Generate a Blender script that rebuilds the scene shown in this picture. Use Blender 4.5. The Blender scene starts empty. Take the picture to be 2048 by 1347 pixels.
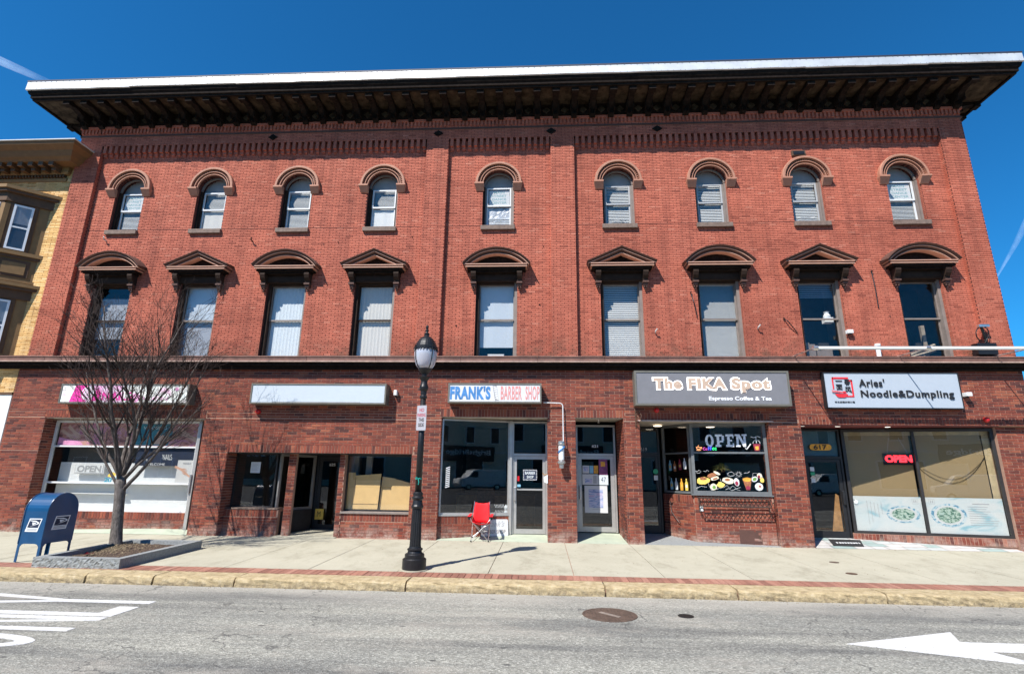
import bpy, math, random
from mathutils import Vector, Matrix
random.seed(7)
R = math.radians
SC = bpy.context.scene
COL = SC.collection

# ------------------------------------------------------------------ camera
cam_d = bpy.data.cameras.new('camera'); cam = bpy.data.objects.new('camera', cam_d); COL.objects.link(cam)
YAW, PITCH, ROLL, FPX = R(-3.2885), R(14.5913), R(0.76308), 1056.608
fwd = Vector((math.sin(YAW)*math.cos(PITCH), math.cos(YAW)*math.cos(PITCH), math.sin(PITCH)))
rgt = Vector((math.cos(YAW), -math.sin(YAW), 0)); upv = rgt.cross(fwd)
r2 = rgt*math.cos(ROLL) + upv*math.sin(ROLL); u2 = upv*math.cos(ROLL) - rgt*math.sin(ROLL)
CAMP = Vector((0, -13.0, 1.45))
cam.matrix_world = Matrix(((r2.x, u2.x, -fwd.x, CAMP.x), (r2.y, u2.y, -fwd.y, CAMP.y), (r2.z, u2.z, -fwd.z, CAMP.z), (0, 0, 0, 1)))
cam_d.sensor_fit = 'HORIZONTAL'; cam_d.sensor_width = 36; cam_d.lens = 36*FPX/2048
cam_d.clip_start = 0.1; cam_d.clip_end = 20000
SC.camera = cam

# ------------------------------------------------------------------ sky, sun, exposure
SUN = Vector((-0.5757, -0.8177, 1.19)).normalized()      # towards the sun
SEL, SAZ = math.asin(SUN.z), math.atan2(SUN.x, SUN.y)
world = bpy.data.worlds.new('World'); SC.world = world; world.use_nodes = True
nt = world.node_tree; bg = nt.nodes['Background']
sky = nt.nodes.new('ShaderNodeTexSky'); sky.sky_type = 'NISHITA'; sky.sun_disc = False
sky.sun_elevation = SEL; sky.sun_rotation = SAZ
sky.altitude = 0; sky.air_density = 1.0; sky.dust_density = 0.0; sky.ozone_density = 6.0
tint = nt.nodes.new('ShaderNodeMix'); tint.data_type = 'RGBA'; tint.blend_type = 'MULTIPLY'; tint.inputs[0].default_value = 1
tint.inputs[7].default_value = (.14, .73, 1.03, 1)          # the same deep blue cast over the whole dome
nt.links.new(sky.outputs[0], tint.inputs[6]); nt.links.new(tint.outputs[2], bg.inputs[0]); bg.inputs[1].default_value = 0.095
sun_d = bpy.data.lights.new('sun', 'SUN'); sun = bpy.data.objects.new('sun', sun_d); COL.objects.link(sun)
sun_d.energy = 5.0; sun_d.angle = R(0.5); sun_d.color = (1.0, 0.955, 0.89)
sun.rotation_euler = SUN.to_track_quat('Z', 'Y').to_euler()
SC.view_settings.view_transform = 'Standard'; SC.view_settings.look = 'None'
SC.view_settings.exposure = 0.66; SC.view_settings.gamma = 1.0
try: SC.view_settings.use_curve_mapping = False
except Exception: pass

# ------------------------------------------------------------------ materials
def newmat(name):
    m = bpy.data.materials.new(name); m.use_nodes = True
    t = m.node_tree; return m, t, t.nodes['Principled BSDF']
def N(t, kind, **kw):
    n = t.nodes.new(kind)
    for k, v in kw.items(): setattr(n, k, v)
    return n
def wpos(t, scale=(1, 1, 1)):
    g = N(t, 'ShaderNodeNewGeometry'); m = N(t, 'ShaderNodeMapping'); m.inputs['Scale'].default_value = scale
    t.links.new(g.outputs['Position'], m.inputs['Vector']); return m.outputs[0]
def noise(t, vec, scale, detail=3, rough=.6):
    n = N(t, 'ShaderNodeTexNoise'); n.inputs['Scale'].default_value = scale
    n.inputs['Detail'].default_value = detail; n.inputs['Roughness'].default_value = rough
    t.links.new(vec, n.inputs['Vector']); return n.outputs['Fac']
def ramp(t, fac, stops, interp='LINEAR'):
    r = N(t, 'ShaderNodeValToRGB'); e = r.color_ramp.elements; r.color_ramp.interpolation = interp
    while len(e) < len(stops): e.new(0.5)
    for i, (p, c) in enumerate(stops):
        e[i].position = p; e[i].color = (*c, 1) if len(c) == 3 else c
    t.links.new(fac, r.inputs[0]); return r.outputs[0]
def mixc(t, a, b, fac, mode='MIX'):
    m = N(t, 'ShaderNodeMix', data_type='RGBA', blend_type=mode)
    for sock, v in ((m.inputs[0], fac), (m.inputs[6], a), (m.inputs[7], b)):
        if hasattr(v, 'links') or isinstance(v, bpy.types.NodeSocket): t.links.new(v, sock)
        else: sock.default_value = v if not isinstance(v, tuple) else (*v, 1)[:4]
    return m.outputs[2]
def bump(t, b, h, strength=.3, dist=.01):
    n = N(t, 'ShaderNodeBump'); n.inputs['Strength'].default_value = strength; n.inputs['Distance'].default_value = dist
    t.links.new(h, n.inputs['Height']); t.links.new(n.outputs[0], b.inputs['Normal'])
def plain(name, c, rough=.6, metal=0., var=.18, vs=6., spec=.5, bs=0., coat=0.):
    m, t, b = newmat(name)
    v = wpos(t); n = noise(t, v, vs, 5, .65)
    lo = tuple(x*(1-var) for x in c); hi = tuple(min(1, x*(1+var)) for x in c)
    t.links.new(ramp(t, n, [(.3, lo), (.7, hi)]), b.inputs['Base Color'])
    b.inputs['Roughness'].default_value = rough; b.inputs['Metallic'].default_value = metal
    b.inputs['Specular IOR Level'].default_value = spec; b.inputs['Coat Weight'].default_value = coat
    if bs: bump(t, b, noise(t, v, vs*8, 4), bs, .01)
    return m
def glow(name, c, s):
    m, t, b = newmat(name); b.inputs['Base Color'].default_value = (*c, 1)
    b.inputs['Emission Color'].default_value = (*c, 1); b.inputs['Emission Strength'].default_value = s
    return m
def glassmat(name, tint=(.86, .9, .9), ior=1.52, wav=0.0):
    m, t, b = newmat(name); t.nodes.remove(b); out = t.nodes['Material Output']
    lw = N(t, 'ShaderNodeLayerWeight'); lw.inputs[0].default_value = .5
    pw = N(t, 'ShaderNodeMath', operation='POWER'); pw.inputs[1].default_value = 5; t.links.new(lw.outputs['Facing'], pw.inputs[0])
    r0 = ((ior-1)/(ior+1))**2; f = N(t, 'ShaderNodeMath', operation='MULTIPLY_ADD'); f.inputs[1].default_value = 1-r0; f.inputs[2].default_value = r0
    t.links.new(pw.outputs[0], f.inputs[0])
    tr = N(t, 'ShaderNodeBsdfTransparent'); tr.inputs[0].default_value = (*tint, 1)
    gl = N(t, 'ShaderNodeBsdfGlossy'); gl.inputs['Roughness'].default_value = 0.0
    mx = N(t, 'ShaderNodeMixShader')
    if wav:
        bp = N(t, 'ShaderNodeBump'); bp.inputs['Strength'].default_value = wav; bp.inputs['Distance'].default_value = .02
        t.links.new(noise(t, wpos(t), 2.2, 1), bp.inputs['Height']); t.links.new(bp.outputs[0], gl.inputs['Normal'])
    t.links.new(f.outputs[0], mx.inputs[0]); t.links.new(tr.outputs[0], mx.inputs[1]); t.links.new(gl.outputs[0], mx.inputs[2])
    t.links.new(mx.outputs[0], out.inputs[0]); return m
def brickmat(name, stops, stain, spow, grime=None):
    m, t, b = newmat(name)
    a = N(t, 'ShaderNodeAttribute', attribute_name='tone')
    c = ramp(t, a.outputs['Fac'], stops)
    v = wpos(t)
    c = mixc(t, c, ramp(t, noise(t, v, 40, 4, .7), [(.3, (.72, .72, .72)), (.7, (1.18, 1.16, 1.14))]), 1.0, 'MULTIPLY')
    c = mixc(t, c, ramp(t, noise(t, wpos(t, (.5, 1, .35)), .9, 5, .7), [(.3, (.86, .86, .88)), (.68, (1.08, 1.06, 1.05))]), 1.0, 'MULTIPLY')
    c = mixc(t, c, stain, ramp(t, noise(t, wpos(t, (1, 1, .6)), 1.7, 6, .75), [(.6, (0, 0, 0)), (.8, (spow, spow, spow))]))
    c = mixc(t, c, ramp(t, noise(t, wpos(t, (3.2, 1, .22)), 1.5, 4, .65), [(.36, (.80, .79, .80)), (.52, (1, 1, 1)), (.72, (1.07, 1.05, 1.04))]), 1.0, 'MULTIPLY')
    c = mixc(t, c, ramp(t, noise(t, wpos(t, (.6, 1, 1.1)), .55, 2, .5), [(.40, (.86, .84, .83)), (.5, (1, 1, 1))]), 1.0, 'MULTIPLY')
    if grime:   # soot and splash where rain runs: a narrow band given in world height
        sx = N(t, 'ShaderNodeSeparateXYZ'); t.links.new(v, sx.inputs[0])
        mr = N(t, 'ShaderNodeMapRange'); mr.inputs[1].default_value = grime[0]; mr.inputs[2].default_value = grime[1]
        t.links.new(sx.outputs[2], mr.inputs[0])
        mul = N(t, 'ShaderNodeMath', operation='MULTIPLY'); t.links.new(mr.outputs[0], mul.inputs[0])
        t.links.new(ramp(t, noise(t, v, 3.5, 5, .75), [(.42, (0, 0, 0)), (.62, (1, 1, 1))]), mul.inputs[1])
        c = mixc(t, c, grime[2], mul.outputs[0])
    t.links.new(c, b.inputs['Base Color']); b.inputs['Roughness'].default_value = .82
    b.inputs['Specular IOR Level'].default_value = .3
    bump(t, b, noise(t, v, 90, 4), .5, .006); return m

M = {}
M['brick_up'] = brickmat('old_red_brick', [(0, (.32, .088, .056)), (.06, (.45, .128, .080)), (.5, (.51, .150, .094)), (.94, (.54, .166, .105)), (1, (.57, .21, .14))],
                         (.30, .085, .06), .6, (4.9, 4.3, (.17, .085, .055)))
M['brick_low'] = brickmat('newer_red_brick', [(0, (.085, .031, .027)), (.09, (.12, .038, .031)), (.15, (.175, .048, .033)), (.55, (.225, .058, .037)), (.85, (.27, .072, .042)), (1, (.31, .102, .057))],
                          (.33, .17, .13), .35, (.28, -.1, (.45, .36, .30)))
M['brick_yel'] = brickmat('yellow_brick', [(0, (.58, .34, .12)), (.3, (.78, .49, .19)), (.8, (.84, .57, .25)), (1, (.86, .62, .32))], (.5, .34, .14), .3)
M['mortar_up'] = plain('red_tinted_mortar', (.085, .022, .016), .9, var=.3, vs=8)
M['mortar_low'] = plain('pinkish_mortar', (.34, .20, .145), .95, var=.2, vs=5)
M['mortar_yel'] = plain('tan_mortar', (.40, .27, .13), .95)
M['stone'] = plain('shade_dark_brown_trim', (.085, .038, .027), .72, var=.2, vs=9, bs=.15)  # brown trim, darkened in colour for the shade on downward-facing mouldings
M['stone_lt'] = plain('terracotta_arch', (.38, .175, .112), .7, var=.16, vs=9, bs=.15)
M['fillet'] = plain('pale_sunlit_fillet', (.50, .29, .21), .6, var=.12)  # paler copy of the trim: sunlit edge lines put into the colour
M['sill'] = plain('weathered_sill', (.17, .118, .092), .8, var=.35, vs=12, bs=.3)
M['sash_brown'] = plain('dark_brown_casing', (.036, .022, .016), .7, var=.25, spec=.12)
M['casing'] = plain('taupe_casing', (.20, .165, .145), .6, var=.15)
M['sash_white'] = plain('dull_white_sash', (.62, .63, .64), .5, var=.08)
M['sash_grey'] = plain('grey_sash', (.36, .37, .38), .5, var=.08)
M['panel_grey'] = plain('grey_tympanum_panel', (.30, .30, .31), .7, var=.08)
M['ledge'] = plain('brown_metal_ledge', (.20, .105, .080), .6, var=.35, vs=3.5)
M['ledge_lt'] = plain('highlit_ledge_edge', (.42, .30, .25), .6, var=.35, vs=7)  # highlight along the lip put into a paler colour
M['cornice'] = plain('weathered_black_cornice', (.016, .011, .009), .85, var=.6, vs=14, bs=.4, spec=.08)
M['soffit'] = plain('peeling_soffit_board', (.050, .037, .025), .9, var=.8, vs=5, bs=.3, spec=.08)
M['flash'] = plain('galvanised_flashing', (.56, .57, .58), .5, .2, var=.14, vs=2.2)
M['dark_edge'] = plain('dark_roof_edge', (.03, .035, .06), .6)
M['body'] = plain('building_core', (.10, .07, .06), .9)
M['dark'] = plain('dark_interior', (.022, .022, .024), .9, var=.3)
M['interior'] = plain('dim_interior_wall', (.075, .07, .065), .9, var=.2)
M['white'] = plain('white_board', (.74, .76, .77), .6, var=.04)
M['white_gl'] = plain('white_acrylic', (.50, .555, .61), .25, var=.02)
M['alu'] = plain('aluminium_frame', (.48, .47, .45), .38, .55, var=.1)
M['alu_dk'] = plain('dark_bronze_frame', (.045, .042, .042), .4, .4)
M['alu_bl'] = plain('black_frame', (.018, .018, .020), .45, .2)
M['slate_fr'] = plain('painted_grey_frame', (.13, .14, .145), .5, var=.15)
M['sign_fr'] = plain('olive_grey_sign_cabinet', (.155, .145, .12), .5, .2, var=.15)
M['concrete'] = plain('concrete_soffit', (.42, .38, .32), .9, var=.15)
M['iron'] = plain('black_iron', (.016, .016, .018), .42, .3, var=.3, vs=20)
M['rust'] = plain('rusty_iron', (.10, .055, .035), .8, .2, var=.5, vs=18, bs=.3)
M['chrome'] = plain('brushed_steel', (.62, .60, .58), .3, .85, var=.1)
M['red'] = plain('red_fabric', (.80, .012, .018), .8, var=.10, vs=25)
M['red_plastic'] = plain('red_plastic', (.5, .012, .015), .35)
M['wood'] = plain('orange_wood', (.42, .22, .08), .6, var=.4, vs=7)
M['paper'] = plain('white_paper', (.60, .61, .62), .8, var=.04)
M['black'] = plain('black_print', (.012, .012, .014), .6)
M['granite'] = plain('grey_granite', (.27, .285, .285), .8, var=.25, vs=30, bs=.9)
M['rubber'] = plain('black_rubber', (.015, .015, .016), .8)
M['glass_up'] = glassmat('old_window_glass', (.97, .97, .965), 1.45, .15)
M['glass'] = glassmat('shop_glass', (.96, .96, .95), 1.75, .02)
M['glass_dk'] = glassmat('tinted_door_glass', (.62, .64, .65), 1.85)

def sidewalk_mat():
    m, t, b = newmat('pale_concrete_paving'); v = wpos(t)
    c = ramp(t, noise(t, v, .8, 5, .7), [(.3, (.385, .362, .278)), (.7, (.455, .430, .335))])
    c = mixc(t, c, ramp(t, noise(t, v, 60, 5, .8), [(.3, (.80, .80, .80)), (.7, (1.10, 1.10, 1.10))]), 1., 'MULTIPLY')
    c = mixc(t, c, (.30, .26, .20), ramp(t, noise(t, wpos(t, (1, 1.6, 1)), 2.3, 6, .8), [(.62, (0, 0, 0)), (.78, (.5, .5, .5))]))
    vo = N(t, 'ShaderNodeTexVoronoi'); vo.inputs['Scale'].default_value = 3.1; t.links.new(v, vo.inputs['Vector'])
    c = mixc(t, c, (.20, .18, .16), ramp(t, vo.outputs['Distance'], [(.035, (.5, .5, .5)), (.055, (0, 0, 0))]))
    c = mixc(t, c, ramp(t, noise(t, wpos(t, (1, .5, 1)), 1.9, 7, .8), [(.36, (.80, .79, .77)), (.5, (1, 1, 1))]), 1., 'MULTIPLY')
    t.links.new(c, b.inputs['Base Color']); b.inputs['Roughness'].default_value = .9; bump(t, b, noise(t, v, 120, 4), .35, .006)
    return m
def asphalt_mat():
    m, t, b = newmat('worn_grey_asphalt'); v = wpos(t)
    g = N(t, 'ShaderNodeTexVoronoi'); g.inputs['Scale'].default_value = 62; t.links.new(v, g.inputs['Vector'])
    sp = N(t, 'ShaderNodeSeparateXYZ'); t.links.new(g.outputs['Color'], sp.inputs[0])
    c = ramp(t, sp.outputs[0], [(0, (.125, .123, .111)), (.4, (.188, .187, .171)), (.8, (.245, .243, .223)), (1, (.35, .345, .315))])
    c = mixc(t, c, ramp(t, noise(t, wpos(t, (.28, 1.1, 1)), 1.1, 5, .65), [(.32, (.82, .83, .84)), (.68, (1.22, 1.21, 1.17))]), 1., 'MULTIPLY')
    c = mixc(t, c, ramp(t, noise(t, wpos(t, (.12, 1.4, 1)), 1.3, 4, .6), [(.36, (.66, .66, .67)), (.58, (1.22, 1.21, 1.17))]), 1., 'MULTIPLY')
    c = mixc(t, c, (.36, .33, .28), ramp(t, noise(t, wpos(t, (.5, 1.3, 1)), .8, 6, .75), [(.53, (0, 0, 0)), (.70, (.62, .62, .62))]))
    # pale dust gathered along the gutter
    sx = N(t, 'ShaderNodeSeparateXYZ'); t.links.new(v, sx.inputs[0])
    mr = N(t, 'ShaderNodeMapRange'); mr.inputs[1].default_value = -5.3; mr.inputs[2].default_value = -4.4; t.links.new(sx.outputs[1], mr.inputs[0])
    mu = N(t, 'ShaderNodeMath', operation='MULTIPLY'); t.links.new(mr.outputs[0], mu.inputs[0])
    t.links.new(ramp(t, noise(t, wpos(t, (.4, 1, 1)), 1.6, 5), [(.35, (.25, .25, .25)), (.6, (.9, .9, .9))]), mu.inputs[1])
    c = mixc(t, c, (.37, .345, .30), mu.outputs[0])
    # dark oil drips
    vo = N(t, 'ShaderNodeTexVoronoi'); vo.inputs['Scale'].default_value = 2.6; t.links.new(wpos(t, (.75, 1.5, 1)), vo.inputs['Vector'])
    mk = N(t, 'ShaderNodeMath', operation='MULTIPLY')
    t.links.new(ramp(t, vo.outputs['Distance'], [(.06, (1, 1, 1)), (.10, (0, 0, 0))]), mk.inputs[0])
    t.links.new(ramp(t, noise(t, v, .9, 3), [(.40, (0, 0, 0)), (.52, (.9, .9, .9))]), mk.inputs[1])
    c = mixc(t, c, (.05, .048, .046), mk.outputs[0])
    cr = N(t, 'ShaderNodeTexVoronoi', feature='DISTANCE_TO_EDGE'); cr.inputs['Scale'].default_value = .55
    wv = N(t, 'ShaderNodeVectorMath', operation='ADD'); nz = N(t, 'ShaderNodeTexNoise'); nz.inputs['Scale'].default_value = 2.2; nz.inputs['Detail'].default_value = 5
    t.links.new(v, nz.inputs['Vector']); t.links.new(v, wv.inputs[0]); t.links.new(nz.outputs['Color'], wv.inputs[1]); t.links.new(wv.outputs[0], cr.inputs['Vector'])
    ck = N(t, 'ShaderNodeMath', operation='MULTIPLY'); t.links.new(ramp(t, cr.outputs['Distance'], [(.002, (1, 1, 1)), (.007, (0, 0, 0))]), ck.inputs[0])
    t.links.new(ramp(t, noise(t, v, .35, 3), [(.44, (0, 0, 0)), (.52, (.85, .85, .85))]), ck.inputs[1])
    c = mixc(t, c, (.07, .068, .064), ck.outputs[0])
    t.links.new(c, b.inputs['Base Color']); b.inputs['Roughness'].default_value = .88
    bump(t, b, g.outputs['Distance'], .6, .01); return m
def kerb_mat():
    m, t, b = newmat('yellowed_granite_kerb'); v = wpos(t)
    c = ramp(t, noise(t, v, 9, 6, .75), [(.28, (.27, .20, .115)), (.5, (.54, .42, .235)), (.72, (.68, .57, .38))])
    sx = N(t, 'ShaderNodeSeparateXYZ'); t.links.new(v, sx.inputs[0])
    mr = N(t, 'ShaderNodeMapRange'); mr.inputs[1].default_value = -.16; mr.inputs[2].default_value = -.27; t.links.new(sx.outputs[2], mr.inputs[0])
    mu = N(t, 'ShaderNodeMath', operation='MULTIPLY'); t.links.new(mr.outputs[0], mu.inputs[0])
    t.links.new(ramp(t, noise(t, v, 16, 5, .8), [(.4, (.1, .1, .1)), (.62, (.95, .95, .95))]), mu.inputs[1])
    c = mixc(t, c, (.15, .12, .08), mu.outputs[0])
    t.links.new(c, b.inputs['Base Color']); b.inputs['Roughness'].default_value = .85; bump(t, b, noise(t, v, 22, 6, .8), 1.0, .04); return m
def bark_mat(name, c0, c1):
    m, t, b = newmat(name); v = wpos(t, (1, 1, .4))
    t.links.new(ramp(t, noise(t, v, 22, 6, .8), [(.35, c0), (.65, c1)]), b.inputs['Base Color'])
    b.inputs['Roughness'].default_value = .9; bump(t, b, noise(t, v, 40, 5), .8, .02); return m
M['walk'] = sidewalk_mat(); M['asphalt'] = asphalt_mat(); M['kerb'] = kerb_mat()
M['paver'] = brickmat('clay_paver', [(0, (.27, .13, .095)), (.5, (.36, .175, .125)), (1, (.42, .225, .165))], (.42, .34, .27), .5)
M['ramp'] = plain('greenish_painted_concrete', (.36, .40, .31), .9, var=.12, vs=3)
M['limb'] = bark_mat('dark_limb_bark', (.030, .022, .018), (.15, .125, .11)); M['bark'] = bark_mat('grey_bark', (.045, .036, .031), (.19, .165, .148)); M['twig'] = bark_mat('dark_twig_bark', (.018, .010, .008), (.075, .048, .038))

# ------------------------------------------------------------------ mesh helpers
class Fr:
    """A vertical plane: origin (x,y), direction along it, outward normal."""
    def __init__(s, x, y, ux=1., uy=0.):
        l = math.hypot(ux, uy); s.x, s.y, s.ux, s.uy = x, y, ux/l, uy/l; s.nx, s.ny = s.uy, -s.ux
    def p(s, u, z, d=0.): return (s.x+u*s.ux+d*s.nx, s.y+u*s.uy+d*s.ny, z)
F0 = Fr(0, 0)
def fr2(a, b): return Fr(a[0], a[1], b[0]-a[0], b[1]-a[1]), math.hypot(b[0]-a[0], b[1]-a[1])
WO = {}
class MB:
    def __init__(s): s.v = []; s.f = []; s.mi = []; s.tone = None
    def add(s, vs, fs, mi=0):
        o = len(s.v); s.v += [tuple(q) for q in vs]; s.f += [tuple(i+o for i in f) for f in fs]; s.mi += [mi]*len(fs); return s
    def fbox(s, F, u0, u1, z0, z1, d0, d1, mi=0):
        vs = [F.p(u, z, d) for d in (d0, d1) for z in (z0, z1) for u in (u0, u1)]
        return s.add(vs, [(0, 1, 3, 2), (4, 6, 7, 5), (0, 4, 5, 1), (2, 3, 7, 6), (0, 2, 6, 4), (1, 5, 7, 3)], mi)
    def box(s, x0, x1, y0, y1, z0, z1, mi=0): return s.fbox(F0, x0, x1, z0, z1, -y0, -y1, mi)
    def prism(s, F, pts, d0, d1, mi=0):
        n = len(pts); vs = [F.p(u, z, d0) for u, z in pts]+[F.p(u, z, d1) for u, z in pts]
        return s.add(vs, [tuple(range(n))[::-1], tuple(range(n, 2*n))]+[(i, (i+1) % n, n+(i+1) % n, n+i) for i in range(n)], mi)
    def hprism(s, pts, z0, z1, mi=0):      # pts in xy
        n = len(pts); vs = [(x, y, z0) for x, y in pts]+[(x, y, z1) for x, y in pts]
        return s.add(vs, [tuple(range(n))[::-1], tuple(range(n, 2*n))]+[(i, (i+1) % n, n+(i+1) % n, n+i) for i in range(n)], mi)
    def lathe(s, prof, c=(0, 0, 0), n=20, mi=0, flute=0):
        vs = []
        for r, z in prof:
            for k in range(n):
                a = 2*math.pi*k/n; rr = r*(1-(flute if k % 2 else 0)); vs.append((c[0]+rr*math.cos(a), c[1]+rr*math.sin(a), c[2]+z))
        fs = [(i*n+k, i*n+(k+1) % n, (i+1)*n+(k+1) % n, (i+1)*n+k) for i in range(len(prof)-1) for k in range(n)]
        fs += [tuple(range(n))[::-1], tuple(range((len(prof)-1)*n, len(prof)*n))]
        return s.add(vs, fs, mi)
    def tube(s, pts, r, n=6, mi=0):
        pts = [Vector(p) for p in pts]; rs = r if isinstance(r, (list, tuple)) else [r]*len(pts)
        vs = []; up = Vector((.13, .07, 1))
        for i, p in enumerate(pts):
            t = (pts[min(i+1, len(pts)-1)]-pts[max(i-1, 0)])
            t = t.normalized() if t.length > 1e-9 else Vector((0, 0, 1))
            a = t.cross(up if abs(t.dot(up.normalized())) < .97 else Vector((1, 0, 0))).normalized(); b = t.cross(a)
            for k in range(n):
                w = 2*math.pi*k/n; vs.append(tuple(p+(a*math.cos(w)+b*math.sin(w))*rs[i]))
        fs = [(i*n+k, i*n+(k+1) % n, (i+1)*n+(k+1) % n, (i+1)*n+k) for i in range(len(pts)-1) for k in range(n)]
        fs += [tuple(range(n))[::-1], tuple(range((len(pts)-1)*n, len(pts)*n))]
        return s.add(vs, fs, mi)
    def sweep(s, path, prof, F=F0, closed=False, mi=0):
        """prof (offset normal to the path, d) closed loop swept along a path of (u,z)."""
        n = len(path); k = len(prof); vs = []
        for i, (u, z) in enumerate(path):
            a = path[i-1] if i else path[0]; b = path[i+1] if i < n-1 else path[-1]
            def nr(p, q):
                l = math.hypot(q[0]-p[0], q[1]-p[1]) or 1; return (-(q[1]-p[1])/l, (q[0]-p[0])/l)
            n1 = nr(a, (u, z)) if i else nr((u, z), b); n2 = nr((u, z), b) if i < n-1 else n1
            mx, mz = n1[0]+n2[0], n1[1]+n2[1]; l2 = (mx*mx+mz*mz)/2 or 1; mx, mz = mx/l2, mz/l2
            for o, d in prof: vs.append(F.p(u+mx*o, z+mz*o, d))
        fs = [(i*k+j, i*k+(j+1) % k, (i+1)*k+(j+1) % k, (i+1)*k+j) for i in range(n-1) for j in range(k)]
        fs += [tuple(range(k))[::-1], tuple(range((n-1)*k, n*k))]
        return s.add(vs, fs, mi)
    def ushape(s, xl, xr, yf, yb, prof, mi=0):
        """profile (out, z) carried round three sides of a block, mitred at the corners."""
        k = len(prof); vs = []
        for pt in (0, 1, 2, 3):
            for o, z in prof:
                vs.append([(xl-o, yb, z), (xl-o, yf-o, z), (xr+o, yf-o, z), (xr+o, yb, z)][pt])
        fs = [(i*k+j, i*k+(j+1) % k, (i+1)*k+(j+1) % k, (i+1)*k+j) for i in range(3) for j in range(k)]
        fs += [tuple(range(k))[::-1], tuple(range(3*k, 4*k))]
        return s.add(vs, fs, mi)
    def build(s, name, mat, parent=None, smooth=False, kind=None, origin=None, bevel=0):
        if not s.v: s.v = [(0, 0, 0)]
        if origin is None:
            xs, ys, zs = zip(*s.v); origin = Vector(((min(xs)+max(xs))/2, (min(ys)+max(ys))/2, min(zs)))
        origin = Vector(origin)
        me = bpy.data.meshes.new(name); me.from_pydata([(x-origin.x, y-origin.y, z-origin.z) for x, y, z in s.v], [], s.f)
        for m in (mat if isinstance(mat, list) else [mat]): me.materials.append(m)
        if isinstance(mat, list): me.polygons.foreach_set('material_index', s.mi)
        if smooth: me.polygons.foreach_set('use_smooth', [True]*len(me.polygons))
        if s.tone:
            at = me.attributes.new('tone', 'FLOAT', 'POINT'); at.data.foreach_set('value', s.tone)
        me.update()
        o = bpy.data.objects.new(name, me); COL.objects.link(o); setp(o, parent, origin)
        if kind: o['kind'] = kind
        if bevel:
            b = o.modifiers.new('bevel', 'BEVEL'); b.width = bevel; b.segments = 2; b.limit_method = 'ANGLE'
        return o
def setp(o, parent, world):
    world = Vector(world); WO[o.name] = world
    if parent: o.parent = parent; o.location = world-WO[parent.name]
    else: o.location = world
def tag(o, label, cat, group=None):
    o['label'] = label; o['category'] = cat
    if group: o['group'] = group
    return o
def thing(name, label, cat, loc, group=None):
    o = bpy.data.objects.new(name, None); COL.objects.link(o); o.empty_display_size = .2; setp(o, None, loc); return tag(o, label, cat, group)
def struct(o): o['kind'] = 'structure'; return o
def inst(src, name, parent, world, scale=None, rot=None):
    o = src.copy(); o.name = name; COL.objects.link(o)
    o.parent = parent; WO[o.name] = Vector(world); o.location = Vector(world)-WO[parent.name] if parent else Vector(world)
    if scale: o.scale = scale
    if rot: o.rotation_euler = rot
    return o
def text(s, mat, parent, u0, u1, z0, z1, F=F0, d=0., depth=.004, bold=0., shear=0., name='lettering', flip=False, spacing=1., body=None):
    cu = bpy.data.curves.new('t', 'FONT'); cu.body = s; cu.offset = bold; cu.extrude = .05; cu.shear = shear; cu.space_character = spacing
    cu.resolution_u = 4
    o = bpy.data.objects.new('t', cu); COL.objects.link(o); dg = bpy.context.evaluated_depsgraph_get()
    me = bpy.data.meshes.new_from_object(o.evaluated_get(dg)); bpy.data.objects.remove(o); bpy.data.curves.remove(cu)
    if not me.vertices: return None
    xs = [v.co.x for v in me.vertices]; ys = [v.co.y for v in me.vertices]
    x0, x1, y0, y1 = min(xs), max(xs), min(ys), max(ys)
    mb = body or MB()
    vs = []
    for v in me.vertices:
        fx = (v.co.x-x0)/(x1-x0); fx = 1-fx if flip else fx
        vs.append(F.p(u0+fx*(u1-u0), z0+(v.co.y-y0)/(y1-y0)*(z1-z0), d+(depth if v.co.z > 0 else 0)))
    mb.add(vs, [tuple(p.vertices) for p in me.polygons]); bpy.data.meshes.remove(me)
    if body: return None
    return mb.build(name, mat, parent)
def arc(cx, cz, r, a0, a1, n): return [(cx+r*math.cos(R(a0+(a1-a0)*i/n)), cz+r*math.sin(R(a0+(a1-a0)*i/n))) for i in range(n+1)]
def sw(y): return -.05+.02*y if y < 0 else -.05

# ------------------------------------------------------------------ brickwork
def layout(U0, U1, Z0, Z1, h, L, j, rects=(), arches=(), phase=0., bond=.5):
    bricks, solids = [], []; nrow = max(1, int(math.ceil((Z1-Z0)/h-1e-6)))
    for k in range(nrow):
        za, zb = Z0+k*h, min(Z0+(k+1)*h, Z1)
        cuts = sorted({za, zb} | {c for r in rects for c in (r[2], r[3]) if za+1e-4 < c < zb-1e-4})
        for lo, hi in zip(cuts, cuts[1:]):
            if hi-lo < .004: continue
            zc = (lo+hi)/2
            bl = [(r[0], r[1]) for r in rects if r[2] < zc < r[3]]
            for ac, az, ar in arches:
                if az <= zc < az+ar:
                    w = math.sqrt(ar*ar-(zc-az)**2); bl.append((ac-w, ac+w))
            bl.sort(); free = []; c = U0
            for a, b in bl:
                if a > c: free.append((c, min(a, U1)))
                c = max(c, b)
            if c < U1: free.append((c, U1))
            free = [f for f in free if f[1]-f[0] > .01]
            if solids and solids[-1][0] == free and abs(solids[-1][2]-lo) < 1e-6: solids[-1] = (free, solids[-1][1], hi)
            else: solids.append((free, lo, hi))
            zl = lo+(j/2 if lo == za else 0); zh = hi-(j/2 if hi == zb else 0)
            if zh-zl < .012: continue
            off = (k % 2)*L*bond+phase
            for a, b in free:
                q = math.floor((a-off)/L)
                while off+q*L < b:
                    x0 = max(off+q*L+j/2, a+.001); x1 = min(off+(q+1)*L-j/2, b-.001)
                    if x1-x0 > .03: bricks.append((x0, x1, zl, zh))
                    q += 1
    return bricks, solids
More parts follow.
